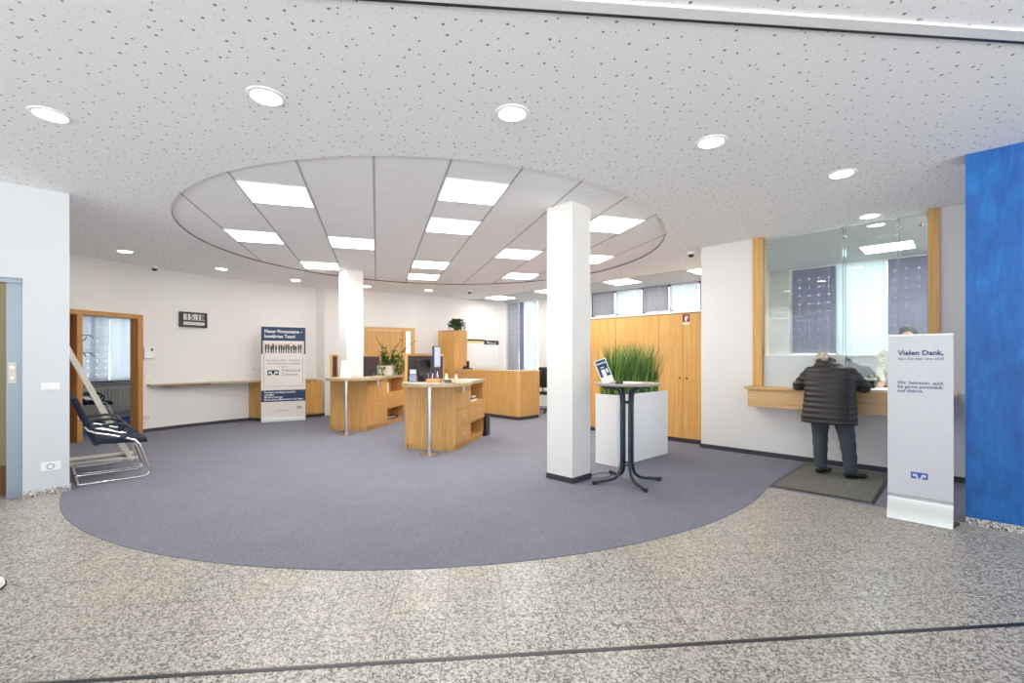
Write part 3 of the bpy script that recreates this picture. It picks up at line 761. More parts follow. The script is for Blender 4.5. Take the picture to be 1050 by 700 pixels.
cb_ = MB(); back = [ap(a, AR-0.006) for a in (139.6, 137, 134, 131, 128.6)]
cb_.prism([(-5.315,9.775), (-4.325,10.525)] + back[::-1], 0.07, 0.838)
cu = thing('wall_cabinet', 'beech cabinet under the wall shelf behind the blue banner', 'cabinet')
cb_.build('body', M['wood'], cu)
cb2 = MB(); cb2.prism([(-5.30,9.80), (-4.335,10.55)] + back[::-1], 0.004, 0.07); cb2.build('plinth', M['base'], cu)
ang = math.atan2(0.75, 0.99)
for k in range(2):
    d = MB().box(0.01+k*0.62, 0.615+k*0.62, -0.016, 0.0, 0.085, 0.832, 0.003).build('door', M['wood_cab'], cu, loc=(-5.315,9.775,0), rz=ang)

# logo used on the banners and the sign: a blue block with two mirrored arrows cut into a v
def logo(parent, cx, cz, w, y, mb_, mw_, name='logo'):
    h = w*0.50
    l = MB().box(cx-w/2, cx+w/2, y-0.0012, y, cz-h/2, cz+h/2).build(name, mb_, parent)
    for sx in (-1, 1):
        P = [(-0.40,-0.5),(-0.30,-0.5),(-0.30,0.05),(-0.16,0.05),(-0.035,-0.5),(0.0,-0.5),(0.0,-0.38),(-0.095,0.27),(-0.40,0.27)]
        P = [(-0.36,-0.5),(-0.36,-0.16),(-0.22,-0.16),(-0.22,0.10),(-0.13,0.10),(-0.02,-0.5)]
        P = [(-0.40,-0.18),(-0.40,0.24),(-0.15,0.24),(-0.02,-0.5),(-0.14,-0.5),(-0.22,-0.05),(-0.24,-0.18)]
        m = MB(); vs_ = [m.bm.verts.new((cx+sx*px*w, y-0.002, cz+pz*h)) for px, pz in P]; m.bm.faces.new(vs_)
        m.build('logo_arrow', mw_, l)
    return l

# ------------------------------------------------------------------ left roll-up banner
ban = thing('roll_up_banner', 'tall cream and navy roll-up banner with bank lettering before the wall cabinet', 'banner', (-4.835, 9.77, 0.004), math.radians(29.9))
hw = 0.421
b = MB(); b.box(-hw, hw, -0.05, 0.05, 0.0, 0.075, 0.012); b.build('base_cassette', M['plastic'], ban)
MB().box(-hw, hw, -0.008, 0.008, 2.0, 2.02).build('top_rail', M['plastic'], ban)
MB().tube([(0,0.03,0.05),(0,0.02,2.0)], 0.009, 8).build('pole', M['steel'], ban)
sheet = MB().box(-hw, hw, -0.004, -0.001, 0.07, 2.0).build('sheet', M['cream'], ban)
Y1 = -0.006
MB().box(-hw, hw, Y1, -0.004, 1.70, 1.99).build('blue_heading', M['bannerblue'], sheet)
MB().box(-hw, -hw+0.03, Y1, -0.004, 1.42, 1.70).build('side_band', M['bannerblue'], sheet)
MB().box(hw-0.03, hw, Y1, -0.004, 1.42, 1.70).build('side_band', M['bannerblue'], sheet)
MB().box(-hw, hw, Y1, -0.004, 0.42, 0.66).build('blue_footer', M['bannerblue'], sheet)
r = MB()
for x0, x1, z0, z1 in ((-0.375,-0.367,0.74,1.70),(0.367,0.375,0.74,1.70),(-0.375,0.375,0.74,0.748)): r.box(x0, x1, Y1, -0.004, z0, z1)
r.build('red_border', M['red'], sheet)
random.seed(3)
r = MB()
for row in range(1):
    for k in range(15):
        x = -0.33+k*0.047+random.uniform(-.008,.008)+row*0.02; h = random.uniform(0.15,0.20)
        r.box(x-0.012, x+0.011, Y1-0.0005*row-0.001, -0.004, 1.44, 1.44+h*0.5); r.box(x-0.018, x+0.018, Y1-0.001, -0.004, 1.44+h*0.45, 1.44+h)
r.build('group_photo_figures', mat('group_photo_dark', (0.06,0.05,0.055), 0.6), sheet)
r = MB()
for k in range(15):
    x = -0.32+k*0.047; r.box(x-0.011, x+0.011, Y1-0.0015, -0.004, 1.615+random.uniform(-.01,.01), 1.645)
r.build('group_photo_faces', M['skin'], sheet)
text('heading_text', 'Neuer Firmenname \u2013\nbew\u00e4hrtes Team!', 0.098, M['paper'], sheet, at(-0.36, Y1-0.001, 1.865), width=0.72, bold=0.0015, spacing=1.05)
text('body_text', 'Aus Ihrer Heller Volksbank\nund VR Bankverein Siegen\nwird', 0.058, M['inkgrey'], sheet, at(0, Y1-0.001, 1.27), width=0.66, align='CENTER', spacing=1.15)
logo(sheet, -0.20, 1.03, 0.21, Y1, M['bannerblue'], M['cream'])
text('logo_text', 'Volksbank\nDreiame', 0.085, M['inkgrey'], sheet, at(-0.04, Y1-0.001, 1.05), width=0.37, spacing=1.0)
text('footer_text', 'Pers\u00f6nlich, zuverl\u00e4ssig, menschlich\nund digital.\nMit Ihnen wird gute\nf\u00fcr ein starkes \u00bbMiteinander\u00ab in der Region', 0.05, M['paper'], sheet, at(-0.36, Y1-0.001, 0.60), width=0.74, bold=0.001, spacing=1.0)
text('small_text', 'www.volksbank.de', 0.03, M['inkgrey'], sheet, at(-0.14, Y1-0.001, 0.22))
logo(sheet, 0.30, 0.28, 0.085, Y1, M['ink'], M['cream'], 'small_logo')

# ------------------------------------------------------------------ right banner
bx = (3.152+3.432)/2; by = (3.877+3.593)/2
sb = thing('floor_banner', 'narrow white floor banner reading Vielen Dank beside the blue wall', 'banner', (bx, by, 0.0), math.atan2(3.593-3.877, 3.432-3.152))
hw = 0.2025
prof = [(0.0, 0.004), (0.012, 0.05), (0.04, 0.11), (0.062, 0.155), (0.066, 0.185), (0.066, 0.20), (0.070, 1.0), (0.072, 1.535)]
m1 = MB(); fv = [[m1.bm.verts.new((x, y+dy, z)) for x in (-hw, hw)] for dy in (0, 0.004) for y, z in prof[:6]]
k = 6
for i in range(k-1):
    m1.bm.faces.new((fv[i][0], fv[i][1], fv[i+1][1], fv[i+1][0])); m1.bm.faces.new((fv[k+i][0], fv[k+i][1], fv[k+i+1][1], fv[k+i+1][0]))
    for j in (0, 1): m1.bm.faces.new((fv[i][j], fv[i+1][j], fv[k+i+1][j], fv[k+i][j]))
m1.build('curved_foot', mat('silver_film', (0.72,0.72,0.70), 0.25, 0.35), sb, True)
MB().box(-hw, hw, 0.060, 0.068, 0.175, 0.192, 0.003).build('foot_rail', M['steel'], sb)
sh2 = MB().box(-hw, hw, 0.066, 0.072, 0.19, 1.525).build('sheet', M['bannerwhite'], sb)
MB().box(-hw, hw, 0.062, 0.078, 1.522, 1.537, 0.003).build('top_rail', M['plastic'], sb)
m2 = MB(); m2.prism([(0.17,0.05),(0.20,0.05),(0.235,0.20),(0.205,0.20)], 0.0, 0.02); m2.build('back_foot', M['black'], sb)
m2 = MB(); m2.prism([(-0.17,0.05),(-0.20,0.05),(-0.19,0.20),(-0.16,0.20)], 0.0, 0.02); m2.build('back_foot', M['black'], sb)
MB().tube([(0,0.10,0.01),(0,0.085,1.5)], 0.008, 8).build('pole', M['steel'], sb)
MB().box(-0.2, 0.2, 0.06, 0.11, 0.0, 0.02).build('rear_bar', M['black'], sb)
text('title_text', 'Vielen Dank,', 0.055, M['ink'], sh2, at(-0.135, 0.0652, 1.365), width=0.283, bold=0.0016)
text('subtitle_text', 'dass Sie hier uns sind!', 0.030, M['inkgrey'], sh2, at(-0.137, 0.0652, 1.325), width=0.283, bold=0.0004)
text('body_text', 'Wir  betreuen  auch\nSie gerne pers\u00f6nlich\nund diskret.', 0.036, M['ink'], sh2, at(-0.14, 0.0652, 1.125), width=0.285, bold=0.0005, spacing=0.95)
logo(sh2, -0.0, 0.375, 0.105, 0.0655, M['logoblue'], M['bannerwhite'])

# ------------------------------------------------------------------ back door
pd = Vector((-3.62,11.328)); pe = Vector((-2.51,11.866)); dd = pe-pd; Ld = dd.length; rzb = math.atan2(dd.y, dd.x)
bd = thing('wooden_door_set', 'beech door set with narrow glass side light behind the leafy plant', 'door', (*pd, 0.004), rzb); bd['kind'] = 'thing'
MB().box(0, 0.09, -0.03, 0.12, 0, 2.10, 0.004).build('jamb', M['wood_cab'], bd)
MB().box(Ld-0.09, Ld, -0.03, 0.12, 0, 2.10, 0.004).build('jamb', M['wood_cab'], bd)
MB().box(Ld-0.30, Ld-0.22, -0.03, 0.12, 0, 2.02, 0.004).build('middle_post', M['wood_cab'], bd)
MB().box(0.09, Ld-0.09, -0.03, 0.12, 2.02, 2.10, 0.003).build('header', M['wood_cab'], bd)
df = MB().box(0.09, Ld-0.30, 0.03, 0.07, 0, 2.015).build('door_leaf', M['wood_cab'], bd)
MB().tube([(Ld-0.36,0.03,1.05),(Ld-0.36,-0.02,1.05),(Ld-0.48,-0.02,1.05)], 0.009, 8).build('door_handle', M['steel'], df, True)
MB().box(Ld-0.22, Ld-0.09, 0.045, 0.055, 0.1, 2.02).build('side_light', mat('pale_lit_glass', (0.75,0.82,0.86), 0.2, emit=(0.8,0.9,1.0), estr=0.5), bd)

# ------------------------------------------------------------------ service desks
def half_round(cx, cy, r, W_, L, notch=None):
    pts = [(cx+r*math.cos(math.radians(a)), cy+r*math.sin(math.radians(a))) for a in range(184, 366, 6)]
    return pts
def make_desk(name, label, FL, rz, W_, L, div, circ, post, scr, notch=None, back_y=None, group='beech service desks with half-round tops'):
    o = thing(name, label, 'desk', (*FL, 0.004), rz, group)
    dep = 0.28 if notch else 0.45
    x0 = W_-dep
    c = MB()
    c.box(0.0, W_, 0.0, 0.02, 0.07, 0.936)                      # front panel
    c.box(x0, x0+0.018, 0.02, L, 0.07, 0.936)                   # back of the drawer block
    c.box(x0, W_-0.002, L-0.02, L, 0.07, 0.936); c.box(x0, W_-0.002, div-0.01, div+0.01, 0.07, 0.936)
    for z in (0.07, 0.318, 0.630, 0.918): c.box(x0, W_-0.002, div if z in (0.318,0.630) else 0.02, L, z, z+0.018)
    c.box(x0+0.02, W_-0.004, 0.022, div-0.012, 0.09, 0.91)
    c.build('carcass', M['wood'], o)
    p = MB(); p.box(0.012, W_-0.012, 0.012, 0.03, 0, 0.07); p.box(W_-0.03, W_-0.012, 0.03, L-0.01, 0, 0.07); p.box(x0, x0+0.018, 0.02, L-0.01, 0, 0.07); p.box(x0+0.018, W_-0.03, L-0.03, L-0.01, 0, 0.07); p.build('plinth', M['wood'], o)
    for z0, z1, y0, y1 in ((0.075,0.328,0.004,div-0.003),(0.334,0.580,0.004,div-0.003),(0.586,0.845,0.004,div-0.003),(0.851,0.934,0.004,div-0.003),(0.338,0.640,div+0.003,L)):
        d = MB().box(W_, W_+0.018, y0, y1, z0, z1, 0.002).build('drawer', M['wood'], o)
        if z1-z0 > 0.1:
            ym = (y0+y1)/2; zm = (z0+z1)/2+0.02
            MB().tube([(W_+0.018,ym-0.06,zm),(W_+0.040,ym-0.055,zm),(W_+0.040,ym+0.055,zm),(W_+0.018,ym+0.06,zm)], 0.005, 8).build('handle', M['steel'], d, True)
    (cx, cy, r, lft, rgt) = circ
    arc = [(cx+r*math.cos(math.radians(a)), cy+r*0.98*math.sin(math.radians(a))) for a in range(180, 376, 5)]
    if notch: poly = arc + [(W_+0.06, 0.62), (W_+0.02, 0.8), (W_+0.02, L+0.02), (notch[0][0], L+0.02)] + notch
    else: poly = arc + [(W_+0.10, 0.50), (W_+0.03, 0.68), (W_+0.03, L+0.02), (0.0, L+0.02), (-0.0, 0.45), (-0.05,0.30)]
    t = MB(); t.prism(poly, 0.936, 0.982); t.build('desk_top', M['wood_pale'], o)
    ps = MB(); ps.tube([(post[0],post[1],0.008),(post[0],post[1],0.936)], 0.030, 24); ps.build('post', M['steel'], o, True)
    MB().lathe([(0,0),(0.135,0),(0.135,0.006),(0.03,0.010),(0,0.010)], 32, post).build('post_base_plate', M['steel'], o, True)
    for (ya, yb) in scr:
        sc_ = MB(); sc_.box(-0.032, -0.002, ya, ya+0.035, 0, 1.405); sc_.box(-0.032, -0.002, yb-0.035, yb, 0, 1.405); sc_.box(-0.032, -0.002, ya+0.035, yb-0.035, 1.370, 1.405); sc_.box(-0.032, -0.002, ya+0.035, yb-0.035, 0, 0.80)
        sco = sc_.build('privacy_screen', M['wood'], o)
        if yb-ya > 0.08: MB().box(-0.026, -0.008, ya+0.035, yb-0.035, 0.80, 1.370).build('screen_fabric', M['fabric_dark'], sco)
    return o
D1 = (-1.545, 6.786); R1 = math.radians(-15)
make_desk('service_desk', 'beech service desk with half-round top and steel post, the front one', D1, R1, 0.745, 1.30, 0.637, (0.42, 0.12, 0.50, 0, 0), (0.50,-0.29), [(0.0,1.36)])
D2 = (-3.34, 8.54); R2 = math.radians(-11.5)
make_desk('service_desk', 'beech service desk with half-round top beside the rear pillar, farther one', D2, R2, 0.70, 1.56, 0.80, (0.42, 0.05, 0.49, 0, 0), (0.52,-0.36), [(0.0,0.22),(0.66,1.90)],
          notch=[(0.425,0.34),(0.225,0.118),(-0.04,0.286)])
def dpos(D, R, x, y, z=0.986): return (D[0]+x*math.cos(R)-y*math.sin(R), D[1]+x*math.sin(R)+y*math.cos(R), z)

# things on the front desk
mo = thing('monitor', 'black computer monitor seen edge-on on the front service desk', 'monitor', dpos(D1, R1, 0.22, 0.55), math.radians(89))
MB().box(-0.26, 0.26, -0.015, 0.015, 0.20, 0.54, 0.006).build('housing', M['black'], mo)
MB().box(-0.245, 0.245, -0.018, -0.0145, 0.22, 0.525).build('display', M['screenglow'], mo)
MB().box(-0.025, 0.025, 0.015, 0.04, 0.01, 0.40, 0.004).build('stand_neck', M['black'], mo)
MB().lathe([(0,0),(0.12,0),(0.12,0.008),(0.03,0.02),(0,0.02)], 24).build('stand_foot', M['black'], mo, True)
mo2 = thing('monitor', 'tall dark monitor back left of the bright display on the front desk', 'monitor', dpos(D1, R1, 0.17, 0.22), math.radians(70))
MB().box(-0.17, 0.17, -0.012, 0.02, 0.08, 0.33, 0.006).build('housing', M['black'], mo2)
MB().box(-0.02, 0.02, 0.0, 0.03, 0.01, 0.2, 0.004).build('stand_neck', M['black'], mo2); MB().box(-0.09, 0.09, -0.06, 0.07, 0, 0.012, 0.003).build('stand_foot', M['black'], mo2)
bh = thing('brochure_holder', 'lilac printed brochure holder at the left front of the front desk', 'brochure holder', dpos(D1, R1, 0.10, 0.0), R1)
MB().box(-0.06, 0.06, -0.02, 0.02, 0, 0.09, 0.003).build('holder', M['acrylic'], bh)
lf_ = MB().box(-0.052, 0.052, -0.008, 0.006, 0.005, 0.19).build('leaflets', M['lilac'], bh); MB().box(-0.045, 0.045, -0.010, -0.008, 0.13, 0.175).build('leaflet_picture', M['paper'], lf_)
pt = thing('pen_tray', 'small wooden pen tray with upright pens on the front desk', 'pen tray', dpos(D1, R1, 0.42, 0.02), R1)
q = MB(); q.box(-0.10, 0.10, -0.045, 0.045, 0, 0.008)
for a_, b_2, c_, d_ in ((-0.10,0.10,-0.045,-0.039),(-0.10,0.10,0.039,0.045),(-0.10,-0.094,-0.045,0.045),(0.094,0.10,-0.045,0.045)): q.box(a_, b_2, c_, d_, 0, 0.055)
q.build('tray', M['wood_cab'], pt)
for k, (x, y, m_) in enumerate(((-0.08,0,'red'),(-0.06,0.02,'logoblue'),(-0.03,-0.01,'paper'),(0.0,0.01,'logoblue'),(0.03,-0.02,'red'),(0.07,0.01,'paper'))):
    MB().tube([(x,y,0.009),(x+random.uniform(-.03,.03),y+random.uniform(-.02,.0),0.13+0.03*(k % 2))], 0.005, 8).build('pen', M[m_], pt, True)
for (x, y, h, lab, mm) in ((0.58,0.10,0.13,'white rabbit-like figurine right of the pen tray on the front desk','paper'), (0.70,0.18,0.12,'white cup-shaped ornament near the right edge of the front desk','ivory')):
    fg = tag(MB().lathe([(0,0),(0.028,0),(0.030,0.01),(0.018,0.03),(0.026,h*0.5),(0.020,h*0.68),(0.010,h*0.74),(0.020,h*0.84),(0.016,h*0.95),(0,h)], 16).build('figurine', M[mm], None, True, loc=dpos(D1, R1, x, y), rz=0), lab, 'figurine')
st = thing('desk_stapler', 'small black stapler between the white figurines on the front desk', 'stapler', dpos(D1, R1, 0.64, 0.03), R1+0.3)
MB().box(-0.06, 0.06, -0.018, 0.018, 0, 0.012, 0.003).build('base', M['black'], st); MB().box(-0.06, 0.05, -0.015, 0.015, 0.016, 0.04, 0.006).build('arm', M['black'], st); MB().box(0.03, 0.055, -0.01, 0.01, 0.010, 0.02).build('hinge', M['steel'], st)
for (x, y, a, w_, h_, lab, mm) in ((0.30,-0.22,0.2,0.21,0.15,'white leaflet near the front edge of the front desk top','paper'), (0.52,-0.15,-0.3,0.21,0.15,'grey leaflet in the middle of the front desk top','grey'),
        (0.70,-0.05,0.1,0.15,0.10,'dark leaflet at the right side of the front desk top','fabric_dark'), (0.62,0.95,0.0,0.21,0.30,'white paper stack at the far end of the front desk','paper'), (0.04,-0.06,0.4,0.06,0.06,'small white card at the left rim of the front desk','paper')):
    tag(MB().box(-w_/2, w_/2, -h_/2, h_/2, 0, 0.004).build('leaflet', M[mm], None, loc=dpos(D1, R1, x, y), rz=R1+a), lab, 'leaflet', 'papers on the front desk')
tag(MB().box(0, 0.002, -0.05, 0.05, -0.06, 0.06).build('paper_label', M['paper'], None, loc=dpos(D1, R1, 0.745+0.0185, 0.33, 0.89), rz=R1), 'white note stuck on the top drawer of the front desk', 'note')
for k in range(3):
    tag(MB().box(-0.10, 0.10, -0.15, 0.15, 0, 0.025, 0.002).build('folder', M[('paper','black','ivory')[k]], None, loc=dpos(D1, R1, 0.62, 0.90, 0.652+0.0255*k), rz=R1+0.06*k), ('white folder lying lowest','black folder lying in the middle','ivory folder lying topmost')[k]+' in the open niche of the front desk', 'folder', 'folders in the desk niche')
pc = thing('waste_bin', 'black upright bin standing behind the far end of the front desk', 'bin', dpos(D1, R1, 0.66, 1.46, 0.004), R1)
q = MB()
for a_, b_2, c_, d_ in ((-0.12,0.12,-0.10,-0.094),(-0.12,0.12,0.094,0.10),(-0.12,-0.114,-0.10,0.10),(0.114,0.12,-0.10,0.10)): q.box(a_, b_2, c_, d_, 0, 0.33)
q.box(-0.12, 0.12, -0.10, 0.10, 0, 0.006); q.build('bin_body', M['black'], pc)
q = MB()
for a_, b_2, c_, d_ in ((-0.125,0.125,-0.105,-0.094),(-0.125,0.125,0.094,0.105),(-0.125,-0.114,-0.105,0.105),(0.114,0.125,-0.105,0.105)): q.box(a_, b_2, c_, d_, 0.32, 0.335)
q.build('rim', M['base'], pc)

# things on the rear desk
sg = thing('paper_stand', 'white sheet stand on the rear service desk before the pillar', 'paper stand', dpos(D2, R2, 0.30, -0.02), R2+0.1)
T = Matrix.Rotation(math.radians(-12), 4, 'X')
MB().box(-0.11, 0.11, -0.003, 0.003, 0, 0.32, T=T).build('sheet', M['paper'], sg); MB().box(-0.11, 0.11, 0.0, 0.09, 0, 0.006).build('foot', M['acrylic'], sg)
def leaf_shape(mb, base, d, L, wd, n_=None):
    base = Vector(base); d = Vector(d).normalized(); side = d.cross(Vector((random.uniform(-.4,.4), random.uniform(-.4,.4), 1))).normalized(); nm = side.cross(d).normalized()
    P = [base, base+d*L*0.35+side*wd/2+nm*0.01, base+d*L*0.7+side*wd*0.4, base+d*L-nm*L*0.12, base+d*L*0.7-side*wd*0.4, base+d*L*0.35-side*wd/2+nm*0.01, base+d*L*0.5-nm*wd*0.12]
    v = [mb.bm.verts.new(p) for p in P]
    for i in range(6): mb.bm.faces.new((v[i], v[(i+1) % 6], v[6]))
def potted_branches(loc, rz):
    o = thing('potted_plant', 'leafy green plant with long bare branches in a white box planter on the rear desk', 'plant', loc, rz)
    q = MB(); t = 0.01; bx_, by_, h = 0.16, 0.09, 0.20
    for a_, b_2, c_, d_ in ((-bx_,bx_,-by_,-by_+t),(-bx_,bx_,by_-t,by_),(-bx_,-bx_+t,-by_,by_),(bx_-t,bx_,-by_,by_)): q.box(a_, b_2, c_, d_, 0, h)
    q.box(-bx_, bx_, -by_, by_, 0, 0.01); q.build('planter', M['ivory'], o)
    MB().box(-bx_+t, bx_-t, -by_+t, by_-t, 0.01, h-0.02).build('soil', M['soil'], o)
    random.seed(11)
    S = MB(); Lf = MB(); Ly = MB()
    ends = [(-0.24,0,0.80),(0.66,0.0,0.70),(0.30,0.02,0.70),(0.08,0.02,0.45),(-0.10,0.02,0.42),(0.30,0.05,0.35),(0.02,0.0,0.60)]
    for i, e in enumerate(ends):
        b0 = Vector((random.uniform(-.08,.08), random.uniform(-.04,.04), h-0.03)); e = Vector(e)
        ctrl = [b0.lerp(e, t_) + Vector((math.sin(t_*PI)*(-0.05 if e.x > 0 else 0.06), 0, math.sin(t_*7+i)*0.012)) for t_ in [k/8 for k in range(9)]]
        S.tube(ctrl, [0.010-0.0055*k/8 for k in range(9)], 7)
        for k in range(1, 9):
            for z in range(2 if k > 5 else 5):
                p = ctrl[k]+Vector((random.uniform(-.015,.015),)*3); dr = Vector((random.uniform(-1,1), random.uniform(-1,1), random.uniform(-.3,.9)))
                leaf_shape(Lf if random.random() < 0.6 else Ly, p, dr, random.uniform(0.07,0.12)*(0.6 if k > 5 else 1), random.uniform(0.04,0.06)*(0.55 if k > 5 else 1))
    for k in range(230):                                     # the variegated trailing mass at the right
        a = random.uniform(0, 2*PI); rr = random.random()**0.5
        p = Vector((0.27+0.13*rr*math.cos(a), 0.02*rr, 0.21+0.20*rr*math.sin(a))); dr = Vector((random.uniform(-1,1), random.uniform(-1,0.3), random.uniform(-.8,.6)))
        leaf_shape(Ly if k % 2 else Lf, p, dr, 0.055, 0.04)
    S.tube([(0.1,0,0.17),(0.2,0,0.25),(0.28,0,0.22),(0.33,0,0.10)], 0.005, 6)
    for k in range(26):
        p = Vector((-0.10+random.uniform(-.12,.14), -0.10-random.uniform(0,.03), 0.20-random.uniform(0,.26))); leaf_shape(Lf if k % 3 else Ly, p, (random.uniform(-.6,.6), -0.5, -1), 0.07, 0.045)
    S.tube([(-0.05,-0.05,0.19),(-0.08,-0.10,0.22),(-0.12,-0.125,0.12),(-0.14,-0.13,0.02)], 0.004, 6)
    S.build('branches', M['stem'], o, True); Lf.build('green_leaves', M['leaf'], o, True); Ly.build('variegated_leaves', M['leaf_yellow'], o, True)
potted_branches(dpos(D2, R2, 0.54, 1.10), R2)
tag(MB().box(0, 0.002, -0.05, 0.05, -0.06, 0.06).build('paper_label', M['paper'], None, loc=dpos(D2, R2, 0.70+0.0185, 0.42, 0.89), rz=R2), 'white note stuck on the top drawer of the rear desk', 'note')
tag(MB().box(-0.03, 0.03, -0.06, 0.06, 0, 0.19, 0.003).build('carton', M['paper'], None, loc=dpos(D2, R2, 0.62, 0.93, 0.652), rz=R2), 'small white carton in the upper niche of the rear desk', 'carton')
q = thing('paper_tray', 'black letter tray in the lower niche of the rear desk', 'tray', dpos(D2, R2, 0.575, 1.20, 0.092), R2)
m_ = MB(); m_.box(-0.11, 0.11, -0.16, 0.16, 0, 0.006); m_.box(-0.11, -0.104, -0.16, 0.16, 0, 0.05); m_.box(0.104, 0.11, -0.16, 0.16, 0, 0.03); m_.box(-0.11, 0.11, 0.154, 0.16, 0, 0.05); m_.build('tray', M['black'], q)
MB().box(-0.095, 0.095, -0.14, 0.14, 0.006, 0.03).build('papers', M['grey'], q)

# ------------------------------------------------------------------ reception counter, wardrobe, planner
rc = thing('reception_counter', 'beech panelled reception counter with dark plinth in front of the far windows', 'counter', W(0,0,0.004), RZ)
poly = [(-9.08,7.13),(-6.86,7.13),(-6.81,7.16),(-6.81,7.80),(-6.86,7.87),(-7.15,7.87),(-7.15,7.48),(-9.08,7.48)]
c = MB(); c.prism([(-9.08,7.13),(-6.86,7.13),(-6.81,7.165),(-6.81,7.80),(-6.86,7.87),(-6.89,7.87),(-6.89,7.20),(-9.08,7.20)], 0.075, 1.035); c.build('front_panel', M['wood'], rc)
c = MB(); c.prism([(-9.08,7.145),(-6.87,7.145),(-6.825,7.175),(-6.825,7.79),(-6.88,7.855),(-6.89,7.855),(-6.89,7.20),(-9.08,7.20)], 0.0, 0.075); c.build('plinth', M['base'], rc)
c = MB(); c.prism([(-9.08,7.12),(-6.855,7.12),(-6.80,7.16),(-6.80,7.805),(-6.855,7.88),(-7.15,7.88),(-7.15,7.48),(-9.08,7.48)], 1.035, 1.065); c.build('counter_top', M['wood_x'], rc)
MB().box(-9.08, -9.06, 7.2, 7.48, 0, 1.035).build('side_panel', M['wood'], rc); MB().box(-7.15, -7.13, 7.48, 7.86, 0, 1.035).build('side_panel', M['wood'], rc)
ph = thing('telephone', 'black telephone with upright handset on the reception counter beside the wardrobe', 'telephone', W(-8.72, 7.30, 1.069), RZ)
MB().prism([(-0.09,-0.08),(0.09,-0.08),(0.09,0.09),(-0.09,0.09)], 0, 0.03).build('base', M['black'], ph)
MB().box(0.01, 0.06, -0.03, 0.03, 0.03, 0.20, 0.012).build('handset', M['black'], ph); MB().box(-0.08, -0.01, -0.06, 0.05, 0.03, 0.075, 0.006).build('keypad', M['black'], ph)
sc2 = thing('office_chair', 'black office chair whose top shows above the reception counter', 'chair', W(-7.30, 8.5, 0.004), RZ)
MB().box(-0.13, 0.13, -0.04, 0.04, 0.62, 1.12, 0.035).build('backrest', M['black'], sc2, True); MB().box(-0.23, 0.23, 0.0, 0.45, 0.44, 0.52, 0.03).build('seat', M['black'], sc2, True)
MB().tube([(0,0.22,0.08),(0,0.22,0.44)], 0.025, 12).build('gas_spring', M['black'], sc2, True); MB().tube([(0,0.2,0.44),(0,0.05,0.45),(0,0.0,0.55),(0,0,0.7)], 0.015, 8).build('back_support', M['black'], sc2, True)
for k in range(5):
    a = 2*PI*k/5; lg = MB().tube([(0,0.22,0.09),(0.28*math.cos(a),0.22+0.28*math.sin(a),0.065)], 0.018, 8).build('foot_arm', M['black'], sc2, True)
    MB().ball((0.29*math.cos(a),0.22+0.29*math.sin(a),0.026), 0.026).build('castor', M['black'], lg, True)
def cabinet_box(name, label, cat, s0, s1, n0, n1, h, doors, mdoor, knobs=(), side_mat=None, group=None, rot=RZ):
    o = thing(name, label, cat, W(s0, n0, 0.004), rot, group); w_ = s1-s0; d_ = n1-n0
    MB().box(0, w_, 0.02, d_, 0.07, h).build('body', side_mat or mdoor, o); MB().box(0.01, w_-0.01, 0.035, d_, 0, 0.07).build('plinth', M['base'], o)
    x = 0
    for i, dw in enumerate(doors):
        d = MB().box(x+0.003, x+dw-0.003, 0.0, 0.0195, 0.075, h-0.012, 0.002).build('door', mdoor, o)
        if i < len(knobs) and knobs[i] is not None:
            k = MB().lathe([(0,0),(0.012,0),(0.007,0.010),(0.016,0.022),(0.012,0.028),(0,0.028)], 14).build('knob', M['wood_dark'], d, True); k.matrix_local = Matrix.Translation((x+knobs[i], 0.0, 1.02)) @ Matrix.Rotation(PI/2, 4, 'X')
        x += dw
    MB().box(0, w_, 0.0, d_, h-0.012, h+0.004).build('top_panel', M['wood_dark'] if mdoor is M['wood_cab'] else side_mat or mdoor, o)
    return o
wd = cabinet_box('wardrobe', 'beech two-door wardrobe with a plant on top behind the reception counter', 'wardrobe', -9.80, -9.11, 7.22, 7.62, 2.035, [0.345,0.345], M['wood_cab'], (0.30,0.045), M['wood'])
fp = thing('potted_plant', 'small bushy dark green plant on top of the wardrobe', 'plant', W(-9.25, 7.40, 2.043), 0)
MB().lathe([(0,0),(0.06,0),(0.08,0.10),(0.072,0.10),(0.065,0.085),(0,0.085)], 20).build('pot', M['leaf'], fp, True)
random.seed(5); q = MB(); q2 = MB()
for k in range(260):
    a = random.uniform(0, 2*PI); e = random.uniform(-0.5, 1.3); rr = random.uniform(0.05, 0.17)
    p = Vector((rr*math.cos(a)*math.cos(e)*1.25, rr*math.sin(a)*math.cos(e)*1.1, 0.12+rr*math.sin(e)*0.95)); leaf_shape(q, p, (p.x, p.y, p.z-0.12+random.uniform(-.1,.1)), 0.075, 0.05)
for k in range(9):
    a = 2*PI*k/9; q2.tube([(0,0,0.09),(0.05*math.cos(a),0.05*math.sin(a),0.15),(0.12*math.cos(a),0.12*math.sin(a),0.16)], 0.004, 6)
q2.build('stems', M['stem'], fp, True); q.build('leaves', mat('dark_green_leaf', (0.03,0.085,0.03), 0.5), fp, True)
